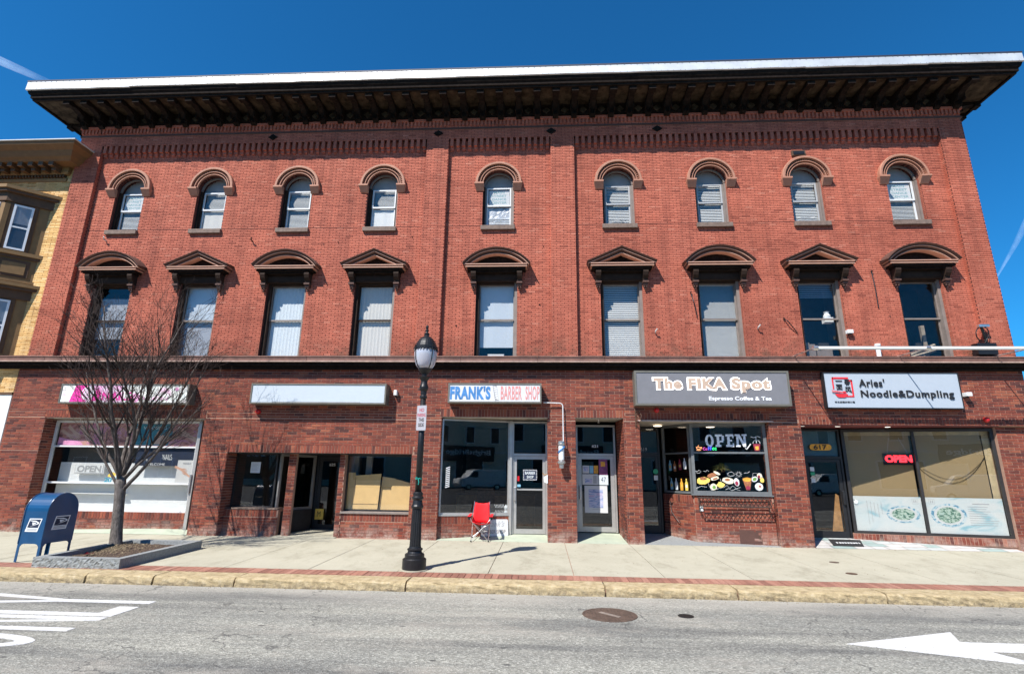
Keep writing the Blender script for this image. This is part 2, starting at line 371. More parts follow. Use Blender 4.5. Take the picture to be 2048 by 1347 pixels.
LOOSE = []      # (area on the picture, frame, brick, parent) of bricks that may become objects of their own
def brick_bmesh(F, items, out=.007):
    mb = MB(); mb.tone = []
    for (a, b, z0, z1) in items:
        d = out+random.uniform(-.0016, .0016); i = .0018; o = len(mb.v)
        mb.v += [F.p(a, z0, -.004), F.p(b, z0, -.004), F.p(b, z1, -.004), F.p(a, z1, -.004), F.p(a+i, z0+i, d), F.p(b-i, z0+i, d), F.p(b-i, z1-i, d), F.p(a+i, z1-i, d)]
        mb.f += [(o+4, o+5, o+6, o+7), (o, o+1, o+5, o+4), (o+1, o+2, o+6, o+5), (o+2, o+3, o+7, o+6), (o+3, o, o+4, o+7)]; mb.mi += [0]*5
        mb.tone += [random.random()]*8
    return mb
def brickwall(name, F, U0, U1, Z0, Z1, style, parent, rects=(), arches=(), T=.3, phase=0., soldiers=(), loose=False, wallname=None):
    h, L, j, bm, mm = style
    rs = list(rects)+[(a, b, c, d) for a, b, c, d in soldiers]
    bricks, _ = layout(U0, U1, Z0, Z1, h, L, j, rs, arches, phase)
    _, solids = layout(U0, U1, Z0, Z1, h, L, j, rects, arches, phase)
    for a, b, c, d in soldiers:
        q, _ = layout(a, b, c, d, d-c, .078, j, rects, (), a); bricks += q
    w = MB()
    for free, lo, hi in solids:
        for a, b in free: w.fbox(F, a, b, lo, hi, -T, 0)
    wall = w.build(name, M[mm], parent)
    if loose:
        keep = []
        for q in bricks:
            p = F.p((q[0]+q[1])/2, (q[2]+q[3])/2); dd = (Vector(p)-CAMP).length
            LOOSE.append(((q[1]-q[0])*(q[3]-q[2])/dd/dd, F, q, wall, bm))
    else:
        o = brick_bmesh(F, bricks).build('brick_courses', M[bm], wall, kind='stuff')
    return wall
UP = (.0506, .187, .0085, 'brick_up', 'mortar_up')
LOW = (.0655, .238, .0100, 'brick_low', 'mortar_low')
YEL = (.052, .26, .007, 'brick_yel', 'mortar_yel')

# ================================================================== THE GROUND
gm = MB().box(-400, 400, -17, -4.45, -.6, -.27); struct(gm.build('road', M['asphalt']))
M['lot'] = plain('bounce_cutting_asphalt', (.035, .035, .036), .9, var=.25, vs=2); M['dark_ground'] = plain('bounce_cutting_ground', (.035, .045, .018), .95, var=.4, vs=1)
struct(MB().box(-400, 400, -58, -17, -.6, -.27).build('unseen_dark_lot', M['lot'])); struct(MB().box(-400, 400, -400, -58, -.6, -.27).build('unseen_dark_ground', M['dark_ground']))  # unseen ground, made dark to cut the light bounced onto the facade
WO_side = MB()
# far ground behind the buildings so that the land reaches the horizon
struct(MB().box(-400, 400, 6, 400, -.6, -.06).build('ground', M['asphalt']))
side = struct(MB().add([(-40, -4.05, sw(-4.05)-.012), (40, -4.05, sw(-4.05)-.012), (40, 6, -.062), (-40, 6, -.062), (-40, 0, -.062), (40, 0, -.062)],
                       [(0, 1, 5, 4), (4, 5, 2, 3)]).build('sidewalk', M['mortar_low'], origin=(0, 0, -.05)))
# concrete slabs, recessed joints between them; the spacing follows the score lines
jx = [-24.0, -21.0, -18.0, -15.2, -12.3, -9.6, -6.9, -5.35, -3.9, -2.39, -.88, .525, 1.99, 3.39, 4.9, 6.4, 7.9, 9.5, 11.2, 14, 17, 20, 23]
for a, b in zip(jx, jx[1:]):
    for y0, y1 in ((-3.66, -.02),):
        g = .006; dz = random.uniform(-.0015, .0015)
        mb = MB(); mb.add([(a+g, y0, sw(y0)+dz), (b-g, y0, sw(y0)+dz), (b-g, y1, sw(y1)), (a+g, y1, sw(y1)),
                           (a+g, y0, sw(y0)-.02), (b-g, y0, sw(y0)-.02), (b-g, y1, sw(y1)-.02), (a+g, y1, sw(y1)-.02)],
                          [(0, 1, 2, 3), (4, 5, 1, 0), (5, 6, 2, 1), (6, 7, 3, 2), (7, 4, 0, 3)])
        mb.build('slab', M['walk'], side)
# red pavers: one row laid across beside the kerb
pv = []
for k in range(5):
    mb = MB(); mb.tone = []; i = .003
    o = 0; mb.add([(i, i, 0), (.105-i, i, 0), (.105-i, .36-i, 0), (i, .36-i, 0), (i, i, .02), (.105-i, i, .02), (.105-i, .36-i, .0265), (i, .36-i, .0265)],
                  [(4, 5, 6, 7), (0, 1, 5, 4), (1, 2, 6, 5), (2, 3, 7, 6), (3, 0, 4, 7)]); mb.tone = [(k+.5)/5]*8
    pv.append(mb.build('paver', M['paver'], side, origin=(0, 0, 0)))
x = -13.0
while x < 12.4:
    z = sw(-4.03)-.02+random.uniform(-.002, .002)
    inst(random.choice(pv), 'paver', side, (x, -4.03, z)); x += .108
for o in pv: bpy.data.objects.remove(o)
strip = MB(); strip.tone = []
for x0 in (-24, 12.45):
    for k in range(100):
        strip.box(x0+k*.108+.003, x0+k*.108+.102, -4.03, -3.67, -.14, sw(-3.85)); strip.tone += [random.random()]*8
strip.build('paver_strip', M['paver'], side, kind='stuff')
kerb = struct(MB().box(-40, 40, -4.40, -4.06, -.5, -.19).build('kerb', M['mortar_low']))
kj = [-30, -27.2, -24.6, -21.9, -19, -16.6, -14.2, -11.8, -9.4, -7.27+.15, -6.02, -4.72, -2.05, .94, 2.86, 4.95, 7.3, 9.6, 12, 14.6, 17, 19.6, 22, 25, 28]
for a, b in zip(kj, kj[1:]):
    n = max(4, int((b-a)/.12)); mb = MB(); prof = [(-4.035, -.3), (-4.035, -.136), (-4.12, -.134), (-4.385, -.140), (-4.425, -.146), (-4.445, -.163), (-4.452, -.205), (-4.458, -.250), (-4.46, -.3)]
    vs = []
    for i in range(n+1):
        xx = a+.012+(b-a-.024)*i/n
        for q, (y, z) in enumerate(prof):
            e = .004 if q < 3 else .014
            if q in (0, 8): e = 0
            end = .012 if (i in (0, n) and 3 < q < 8) else 0
            vs.append((xx, y+random.uniform(-e, e)+end, z+random.uniform(-e*.4, e*.4)-end*.4))
    k = len(prof)
    mb.add(vs, [(i*k+q, i*k+q+1, (i+1)*k+q+1, (i+1)*k+q) for i in range(n) for q in range(k-1)]+[tuple(range(k)), tuple(range(n*k, n*k+k))])
    mb.build('kerb_stone', M['kerb'], kerb, smooth=False)

# painted road markings: thin sheets 4 mm over the asphalt
def paint_mat():
    m, t, b = newmat('white_road_paint'); v = wpos(t)
    c = ramp(t, noise(t, v, 30, 5, .8), [(.36, (.26, .26, .25)), (.45, (.56, .56, .555)), (1, (.70, .70, .70))])
    t.links.new(c, b.inputs['Base Color']); b.inputs['Roughness'].default_value = .8; return m
M['paint'] = paint_mat()
ZR = -.27
def mark(polys):
    mb = MB()
    for p in polys: mb.hprism(p, ZR, ZR+.004)
    return mb
def stroke(pts, w):   # flat band along a polyline, in xy
    out = []
    for (x0, y0), (x1, y1) in zip(pts, pts[1:]):
        l = math.hypot(x1-x0, y1-y0); nx, ny = -(y1-y0)/l*w/2, (x1-x0)/l*w/2
        out.append([(x0+nx, y0+ny), (x1+nx, y1+ny), (x1-nx, y1-ny), (x0-nx, y0-ny)])
    return out
word = struct(bpy.data.objects.new('road_marking_word', None)); COL.objects.link(word); setp(word, None, (-6.4, -6.4, ZR))
XB, XT = -5.2, -7.65
# N and L strokes run along the road; each letter is a part
mk = MB()
ring_o = [(-6.42+1.22*math.cos(R(a)), -7.26+.29*math.sin(R(a))) for a in range(0, 360, 12)]
ring_i = [(-6.42+1.02*math.cos(R(a)), -7.26+.155*math.sin(R(a))) for a in range(0, 360, 12)]
n = len(ring_o)
for i in range(n):
    j = (i+1) % n; mk.hprism([ring_o[i], ring_o[j], ring_i[j], ring_i[i]], ZR, ZR+.004)
mk.build('letter', M['paint'], word)
mark([[(XB, -6.41), (XT, -6.41), (XT, -6.29), (XB, -6.29)], [(XB, -6.86), (XT, -6.86), (XT, -6.74), (XB, -6.74)],
      [(XB-.02, -6.425), (XB-.5, -6.425), (XT+.02, -6.725), (XT+.5, -6.725)]]).build('letter', M['paint'], word)
mark([[(XB, -6.24), (XT, -6.24), (XT, -6.10), (XB, -6.10)], [(XB, -6.095), (XB-.27, -6.095), (XB-.27, -5.77), (XB, -5.77)]]).build('letter', M['paint'], word)
mark([[(XB, -5.59), (-6.45, -5.60), (-6.55, -5.53), (-6.45, -5.46), (XB, -5.46)], [(-6.452, -5.462), (-6.56, -5.533), (XT, -5.36), (XT, -5.24)], [(-6.56, -5.537), (-6.452, -5.598), (XT, -5.83), (XT, -5.70)]]).build('letter', M['paint'], word)
arrow = struct(mark([[(3.29, -6.46), (4.78, -5.87), (4.6, -6.26), (4.72, -6.27), (4.68, -6.62), (4.85, -7.02)], [(4.722, -6.27), (6.6, -6.27), (6.6, -6.59), (4.682, -6.59)]]).build('road_marking_arrow', M['paint']))

rg = random.Random(31); mb = MB()
for q in range(700):
    x = rg.uniform(-13, 12.3); y = rg.choice((-.05-abs(rg.gauss(0, .05)), -4.50-abs(rg.gauss(0, .12)), rg.uniform(-3.6, -.1))) if q % 3 else -4.49-abs(rg.gauss(0, .05))
    z = ZR if y < -4.4 else sw(y)+.001; r_ = rg.uniform(.003, .011); a = rg.uniform(0, 6)
    if -12.7 < x < -8.5 and y > -.3 and 0: continue
    mb.add([(x+r_*math.cos(a), y+r_*math.sin(a), z), (x+r_*math.cos(a+2.1), y+r_*math.sin(a+2.1), z), (x+r_*math.cos(a+4.2), y+r_*math.sin(a+4.2), z), (x, y, z+r_*.8)], [(0, 1, 3), (1, 2, 3), (2, 0, 3)])
o = mb.build('grit', plain('brown_grit', (.16, .13, .09), .9, var=.6, vs=9), None, kind='stuff'); tag(o, 'scattered grit and dead leaves on the pavement and in the gutter', 'grit')
# iron covers
def cover(name, x, y, z, r, label, cat, mat, pattern=True, group=None):
    t = thing(name, label, cat, (x, y, z), group)
    MB().lathe([(r, 0), (r, .006), (r*.93, .006), (r*.93, .003), (r*.91, .003)], (x, y, z), 40).build('rim', M[mat], t)
    mb = MB().lathe([(r*.90, 0), (r*.90, .004)], (x, y, z), 40)
    if pattern:
        s = .045
        for i in range(-9, 10):
            for j in range(-9, 10):
                cx, cy = i*s, j*s
                if math.hypot(cx, cy) < r*.84 and not (abs(cx+cy) < .05 and abs(cx-cy) < .35) : mb.box(x+cx-.013, x+cx+.013, y+cy-.016, y+cy+.016, z+.004, z+.0075)
    mb.build('lid', M[mat], t)
    if pattern:
        MB().hprism([(x+a*.707-b*.707, y-a*.707-b*.707) for a, b in ((-.16, -.028), (.16, -.028), (.16, .028), (-.16, .028))], z+.004, z+.008).build('name_bar', M['iron_lt'], t)
    return t
M['iron_lt'] = plain('worn_iron', (.30, .25, .21), .6, .3, var=.2)
M['cover_brown'] = plain('brown_cast_iron', (.105, .070, .052), .75, .1, var=.35, vs=10, bs=.2)
cover('manhole_cover', .87, -5.50, ZR, .35, 'large round brown iron manhole cover with a chequered lid in the road', 'manhole cover', 'cover_brown')
cover('valve_cover', 1.84, -5.46, ZR, .10, 'small plain dark round cover in the road right of the manhole', 'utility cover', 'iron', False)
cover('utility_cover', 5.57, -1.85, sw(-1.85), .085, 'small grey round cover in the pavement nearer the noodle shop', 'utility cover', 'cover_brown', False)
cover('utility_cover', 5.28, -2.96, sw(-2.96), .088, 'small rusty orange round cover in the pavement nearer the kerb', 'utility cover', 'rust', False)

# ================================================================== RED BRICK BUILDING
B = thing('red_brick_building', 'long three storey red brick building with dark bracketed cornice over a row of shops', 'building', (-1.1, 5, -.05))
XL, XR = -13.76, 11.41           # ground floor front
PL, PR = -13.51, 11.25           # upper front
# --- upper walls
WC3 = [-11.75, -9.32, -6.84, -4.40, -1.17, 2.085, 4.555, 7.05, 9.54]     # arched windows
WC2 = [-11.68, -9.22, -6.80, -4.40, -1.165, 2.065, 4.52, 7.00, 9.46]     # tall windows
w3, w2 = .428, .54
rects = [(c-w3, c+w3, 7.93, 9.19) for c in WC3]+[(c-w2, c+w2, 4.0, 6.46) for c in WC2]
arches = [(c, 9.19, w3) for c in WC3]
for a, b in ((-12.80, -3.21), (-2.587, .26), (.908, 10.62)):
    rr = [r for r in rects if a < r[0] < b]; aa = [q for q in arches if a < q[0] < b]
    brickwall('upper_wall', F0, a, b, 4.1, 10.62, UP, B, rr, aa, .3, phase=a)
FP = Fr(0, -.12)
for a, b in ((PL, -12.80), (-3.21, -2.587), (.26, .908), (10.62, PR)):
    brickwall('pilaster', FP, a, b, 4.1, 10.575, UP, B, T=.42, phase=a+.05)
    for X, sgn in ((a, -1), (b, 1)):       # brick returns where the pilaster stands out
        if X in (PL, PR): continue
        FR = Fr(X, 0, 0, -1) if sgn < 0 else Fr(X, -.12, 0, 1)
        FR.nx, FR.ny = (-1, 0) if sgn < 0 else (1, 0)
        q, _ = layout(0, .118, 4.1, 10.5, .0506, .187, .006)
        brick_bmesh(FR, q, .003).build('brick_return', M['brick_up'], B, kind='stuff')
brickwall('frieze', FP, PL, PR, 10.575, 11.22, UP, B, T=.42)
# window reveals lined with brick ends on the sunny side
for cs, w, z0, z1 in ((WC3, w3, 7.95, 9.19), (WC2, w2, 4.35, 6.3)):
    mb = MB(); mb.tone = []
    for c in cs:
        FR = Fr(c+w, 0, 0, 1); FR.nx, FR.ny = -1, 0
        q, _ = layout(0, .16, z0, z1, .0506, .14, .008)
        t_ = brick_bmesh(FR, q, .003); o = len(mb.v); mb.v += t_.v; mb.f += [tuple(i+o for i in f) for f in t_.f]; mb.mi += t_.mi; mb.tone += t_.tone
    mb.build('reveal_bricks', M['brick_up'], B, kind='stuff')
# body, sides, roof
MB().box(PL+.02, PR-.02, 1.2, 12, 4.15, 11.9).build('upper_storeys', M['body'], B)
for a, b in ((PL, PL+.3), (PR-.3, PR)):
    MB().box(a, b, .305, 12, 4.1, 11.3).build('side_wall', M['mortar_up'], B)
FS = Fr(PR, -.12, 0, 1); FS.nx, FS.ny = 1, 0
brick_bmesh(FS, layout(.0, 4.0, 4.3, 11.2, .0506, .187, .006)[0]).build('side_brick_courses', M['brick_up'], B, kind='stuff')
MB().box(PL-.9, PR+.9, -.95, 12, 11.96, 12.02).build('roof', M['dark_edge'], B)
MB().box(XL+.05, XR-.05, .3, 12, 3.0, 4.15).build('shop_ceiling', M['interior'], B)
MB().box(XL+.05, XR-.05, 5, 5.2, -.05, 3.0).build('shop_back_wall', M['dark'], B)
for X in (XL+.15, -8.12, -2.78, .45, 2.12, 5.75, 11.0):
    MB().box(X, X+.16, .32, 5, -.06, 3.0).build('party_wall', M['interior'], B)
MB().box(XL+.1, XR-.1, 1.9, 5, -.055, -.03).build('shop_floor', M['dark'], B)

# --- corbel table under the frieze
cb = MB().box(-.044, .044, -.118, 0, .085, .318); cb.box(-.044, .044, -.06, 0, 0, .085); cb.box(-.035, .035, -.03, 0, -.03, 0)
cb.tone = [.35]*len(cb.v)
src = cb.build('corbel', M['brick_up'], B, origin=(0, 0, 0))
for a, b in ((-12.80, -3.21), (-2.587, .26), (.908, 10.62)):
    n = round((b-a)/.170); st = (b-a)/n
    for i in range(n): inst(src, 'corbel', B, (a+(i+.5)*st, .0, 10.26))
bpy.data.objects.remove(src)
# tooth course
mb = MB(); mb.tone = []; x = PL
while x < PR-.05: mb.box(x, x+.055, -.165, -.118, 10.97, 11.12); x += .1055
for q in range(0, len(mb.v), 8): mb.tone += [.1+.5*random.random()]*8
mb.build('tooth_course', M['brick_up'], B, kind='stuff')
mb = MB(); mb.tone = [.3]*0
mb.ushape(PL, PR, -.12, 3, [(0, 11.12), (.055, 11.12), (.055, 11.19), (.02, 11.19), (0, 11.22)]); mb.tone = [.3]*len(mb.v)
mb.build('string_course', M['brick_up'], B)
MB().ushape(PL, PR, -.12, 3, [(0, 10.86), (.03, 10.87), (.03, 10.905), (0, 10.91)]).build('string_course', M['stone'], B)
# iron tie plates shaped as diamonds
for X in (-7.7, -2.9, .28, 3.2) :
    MB().prism(Fr(0, -.12), [(X-.14, 10.74), (X, 10.64), (X+.14, 10.74), (X, 10.84)], 0, .03).prism(Fr(0, -.12), [(X-.07, 10.74), (X, 10.69), (X+.07, 10.74), (X, 10.79)], .03, .05).build('tie_plate', M['cornice'], B)

# --- cornice
c = bpy.data.objects.new('cornice', None); COL.objects.link(c); setp(c, B, (-1.1, -.12, 11.2))
# wood frieze board, soffit, bed moulds, crown
MB().ushape(PL, PR, -.12, 6, [(0, 11.22), (.05, 11.24), (.05, 11.50), (.09, 11.53), (0, 11.55)]).build('frieze_board', M['cornice'], c)
MB().ushape(PL, PR, -.12, 6, [(0, 11.551), (.86, 11.551), (.86, 11.60), (0, 11.60)]).build('soffit', M['soffit'], c)
MB().ushape(PL, PR, -.12, 6, [(.80, 11.50), (.86, 11.50), (.865, 11.55), (.90, 11.56), (.90, 11.63), (.94, 11.67), (.97, 11.76), (.8, 11.76)]).build('crown_moulding', M['cornice'], c)
# flashing slightly wavy: laid in lengths
rx = random.Random(3); xs = [PL-.985]
while xs[-1] < PR+.985: xs.append(min(xs[-1]+3.05, PR+.985))
for a, b in zip(xs, xs[1:]):
    dz = rx.uniform(-.014, .012); mb = MB()
    n = 8; vs = []
    for i in range(n+1):
        xx = a+(b-a)*i/n; e = rx.uniform(-.007, .007)
        for y, z in ((-1.105, 11.757+dz+e), (-1.128, 11.765+dz+e), (-1.115, 12.010), (-1.02, 12.020), (-1.02, 11.757+dz)): vs.append((xx, y, z))
    mb.add(vs, [(i*5+q, i*5+(q+1) % 5, (i+1)*5+(q+1) % 5, (i+1)*5+q) for i in range(n) for q in range(5)]+[(0, 1, 2, 3, 4), tuple(range(n*5, n*5+5))])
    mb.build('flashing', M['flash'], c)
for X0, X1 in ((PL-.985, PL-.93), (PR+.93, PR+.985)): MB().box(X0, X1, -1.02, 6, 11.757, 12.02).build('flashing', M['flash'], c)
mb = MB(); x = PL-.9
while x < PR+.9:
    mb.box(x, x+.012, -1.131, -1.10, 12.0, 12.012); mb.box(x+.07, x+.08, -1.133, -1.11, 11.775, 11.785); x += rx.uniform(.12, .2)
mb.build('flashing_nails', M['dark_edge'], c, kind='stuff')
MB().ushape(PL, PR, -.12, 6, [(.93, 12.021), (1.0, 12.021), (1.0, 12.06), (.93, 12.06)]).build('drip_edge', M['dark_edge'], c)
# scrolled brackets: S profile in the y-z plane
bp = [(0, 11.53), (.74, 11.545), (.74, 11.47), (.69, 11.44), (.58, 11.455), (.46, 11.44), (.34, 11.40), (.24, 11.33), (.18, 11.25), (.17, 11.19), (.12, 11.13), (.05, 11.11), (0, 11.14)]
mb = MB(); k = len(bp)
for x0, x1, s in ((-.078, .078, 1.0),):
    vs = [(x0, -.12-d, z) for d, z in bp]+[(x1, -.12-d, z) for d, z in bp]
    mb.add(vs, [tuple(range(k)), tuple(range(k, 2*k))[::-1]]+[(i, (i+1) % k, k+(i+1) % k, k+i) for i in range(k)])
for q in (-.105, .079): mb.box(q, q+.026, -.42, -.16, 11.24, 11.50)
mb.box(-.095, .095, -.93, -.78, 11.40, 11.545); mb.box(-.08, .08, -.22, -.125, 11.20, 11.23)
for q in (-.045, .0, .045): mb.box(q-.006, q+.006, -.345, -.29, 11.13, 11.28)
src = mb.build('bracket', M['cornice'], c, origin=(0, -.12, 11.2))
n = 49; step = (PR-PL-.22)/(n-1)
dm = MB().prism(Fr(0, -.17), [(-.11, 11.37), (0, 11.27), (.11, 11.37), (0, 11.47)], 0, .035).build('diamond', M['soffit'], c, origin=(0, -.17, 11.37))
for i in range(n):
    X = PL+.11+i*step
    inst(src, 'bracket', c, (X, -.12, 11.2))
    if i < n-1: inst(dm, 'diamond', c, (X+step/2, -.17, 11.37))
for s_, X in ((-1, PL), (1, PR)):
    for i in range(8):
        o = inst(src, 'bracket', c, (X, .2+i*step, 11.2), rot=(0, 0, R(90*s_))); o.location += Vector((0, 0, 0))
bpy.data.objects.remove(src); bpy.data.objects.remove(dm)

# --- arched windows
def sheet(mb, u0, u1, z0, z1, d, F=F0, amp=.0, n=1, seed=0):
    rr = random.Random(seed); n = max(n, 1); vs = []
    ph = rr.uniform(0, 6)
    for i in range(n+1):
        u = u0+(u1-u0)*i/n; dd = d+amp*math.sin(ph+i*2.1)+rr.uniform(-amp, amp)*.4
        vs += [F.p(u, z0, dd), F.p(u, z1, dd)]
    mb.add(vs, [(2*i, 2*i+2, 2*i+3, 2*i+1) for i in range(n)]); return mb
def blind(mb, u0, u1, z0, z1, d, F=F0, pitch=.038, tilt=.6):
    z = z1-pitch
    while z > z0:
        s = pitch*.46
        mb.add([F.p(u0, z-s, d+.010*tilt), F.p(u1, z-s, d+.010*tilt), F.p(u1, z+s*.55, d-.012), F.p(u0, z+s*.55, d-.012)], [(0, 1, 2, 3)]); z -= pitch
    mb.fbox(F, u0, u1, z1-.02, z1, d-.02, d+.015)
    return mb
M['blind'] = plain('white_blind', (.62, .64, .64), .6, var=.04)
M['curtain'] = plain('sheer_grey_curtain', (.58, .57, .54), .9, var=.10, vs=30)
M['curtain_b'] = plain('bluish_white_curtain', (.60, .66, .70), .9, var=.08, vs=20)
M['screen'] = plain('insect_screen', (.30, .32, .36), .9, var=.1, vs=20)
M['letter_blue'] = plain('pale_blue_print', (.22, .38, .40), .8, var=.02)
M['plank'] = plain('dusty_plank', (.30, .25, .19), .8, var=.3)
M['plastic'] = plain('crumpled_plastic_sheet', (.50, .53, .58), .25, var=.35, vs=7, bs=.8)
for i, X in enumerate(WC3):
    w = bpy.data.objects.new('arched_window', None); COL.objects.link(w); setp(w, B, (X, 0, 7.8))
    zc = 9.19
    # hood: three stepped rings and impost blocks
    for r0, r1, d in ((.570, .635, .125), (.512, .569, .03), (.492, .511, .085), (.449, .491, .018), (.428, .448, .060)):
        MB().sweep(arc(X, zc, r0, 180, 0, 26), [(0, 0), (0, d), (r1-r0-.012, d), (r1-r0, d-.015), (r1-r0, 0)] if r1-r0 > .03 else [(0, 0), (0, d), (r1-r0, d), (r1-r0, 0)]).build('hood_ring', M['stone'] if d < .04 else M['stone_lt'], w)  # recessed rings take the dark trim: shadow put into their colour
    mb = MB()
    for a in range(4, 180, 6):
        ca, sa = math.cos(R(a)), math.sin(R(a)); t_ = .010
        mb.prism(F0, [(X+.525*ca-t_*sa, zc+.525*sa+t_*ca), (X+.525*ca+t_*sa, zc+.525*sa-t_*ca), (X+.566*ca+t_*sa, zc+.566*sa-t_*ca), (X+.566*ca-t_*sa, zc+.553*sa+t_*ca)], .03, .062)
    mb.build('bead_row', M['stone_lt'], w, kind='stuff')
    for s_ in (-1, 1):
        a, b = X+s_*.40, X+s_*.655
        mb = MB().fbox(F0, min(a, b), max(a, b), zc-.045, zc, 0, .15)
        q = [F0.p(a, zc-.045, 0), F0.p(b, zc-.045, 0), F0.p(b, zc-.045, .14), F0.p(a, zc-.045, .14), F0.p(a, zc-.21, 0), F0.p(b-s_*.04, zc-.21, 0), F0.p(b-s_*.04, zc-.21, .03), F0.p(a, zc-.21, .03)]
        mb.add(q, [(0, 1, 2, 3), (4, 5, 6, 7), (0, 1, 5, 4), (1, 2, 6, 5), (2, 3, 7, 6), (3, 0, 4, 7)])
        mb.build('impost', M['stone_lt'], w)
    MB().fbox(F0, X-.46, X+.46, 7.80, 7.925, -.2, .085).build('sill', M['sill'], w, bevel=.008)
    # casing, tympanum panel, sashes
    for u_ in (X-w3, X+w3-.05): MB().fbox(F0, u_, u_+.05, 7.93, 9.16, -.26, -.10).build('casing', M['sash_brown'] if i in (0, 1, 2) or u_ < X else M['casing'], w)  # tan right casing: its sunlit side put into the colour
    pa = arc(X, zc, w3-.002, 0, 180, 20)
    MB().prism(F0, pa, -.31, -.28).build('tympanum', M['panel_grey'], w)
    MB().sweep(arc(X, zc, w3-.045, 180, 0, 20), [(0, -.17), (0, -.12), (.04, -.12), (.04, -.17)]).build('arch_casing', M['casing'], w)
    a, b = X-.335, X+.335
    fm = 'sash_white' if i in (0, 1, 2, 3, 4, 8) else 'sash_grey'
    for (z0, z1, d) in ((8.60, 9.165, -.165), (7.94, 8.635, -.195)):
        mb = MB().fbox(F0, a, a+.038, z0, z1, d-.03, d).fbox(F0, b-.038, b, z0, z1, d-.03, d).fbox(F0, a+.038, b-.038, z0, z0+.042, d-.03, d).fbox(F0, a+.038, b-.038, z1-.036, z1, d-.03, d)
        mb.build('sash', M[fm], w)
        MB().fbox(F0, a+.038, b-.038, z0+.042, z1-.036, d-.018, d-.014).build('pane', M['glass_up'], w)
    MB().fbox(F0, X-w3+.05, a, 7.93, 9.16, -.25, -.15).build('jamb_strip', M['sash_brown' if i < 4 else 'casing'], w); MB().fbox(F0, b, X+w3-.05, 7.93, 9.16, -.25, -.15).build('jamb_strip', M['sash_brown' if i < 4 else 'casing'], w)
    mb = MB()
    if i in (0, 4, 8):
        MB().fbox(F0, a+.06, b-.05, 8.66, 9.11, -.212, -.208).build('paper_sign', M['paper'], w)
        for q, s_ in enumerate(('MAIN', 'STREET', 'DANCE', 'CENTER')):
            hw = (.15, .21, .20, .22)[q]; zt = 9.085-q*.105
            text(s_, M['letter_blue'], w, X-hw, X+hw, zt-.068, zt, d=-.2075, depth=.001, bold=.02)
        if i == 4:
            n_ = MB(); rr = random.Random(5)
            g = [[F0.p(a+.04+.6*u/8, 7.98+.6*v/8, -.235+rr.uniform(-.008, .008)) for u in range(9)] for v in range(9)]
            n_.add([p for r_ in g for p in r_], [(v*9+u, v*9+u+1, v*9+u+10, v*9+u+9) for v in range(8) for u in range(8)]); n_.build('plastic_sheet', M['plastic'], w)
            blind(mb, a+.04, b-.04, 7.95, 8.25, -.229, pitch=.045)
        else: blind(mb, a+.02, b-.02, 7.95, 8.62, -.25)
    else:
        blind(mb, a+.02, b-.02, 7.95, 9.15, -.25, pitch=.036 if i < 4 else .046, tilt=.4)
        if i in (1, 3): sheet(MB(), a+.04, b-.04, 7.97, 8.58, -.236, amp=.003, n=6, seed=i).build('shade', M['curtain' if i == 1 else 'blind'], w)
        if i in (5, 7):
            mm = MB(); rr = random.Random(i)
            for q in range(3):
                z = 8.03+q*.07; mm.tube([F0.p(a+.06+.5*t_/5, z+rr.uniform(-.02, .02), -.222) for t_ in range(6)], .006, 4)
            mm.build('plastic_folds', M['white'], w)
    mb.build('blind', M['blind'], w)
    MB().fbox(F0, X-w3, X+w3, 7.9, 9.65, -.45, -.40).build('room_darkness', M['dark'], w)

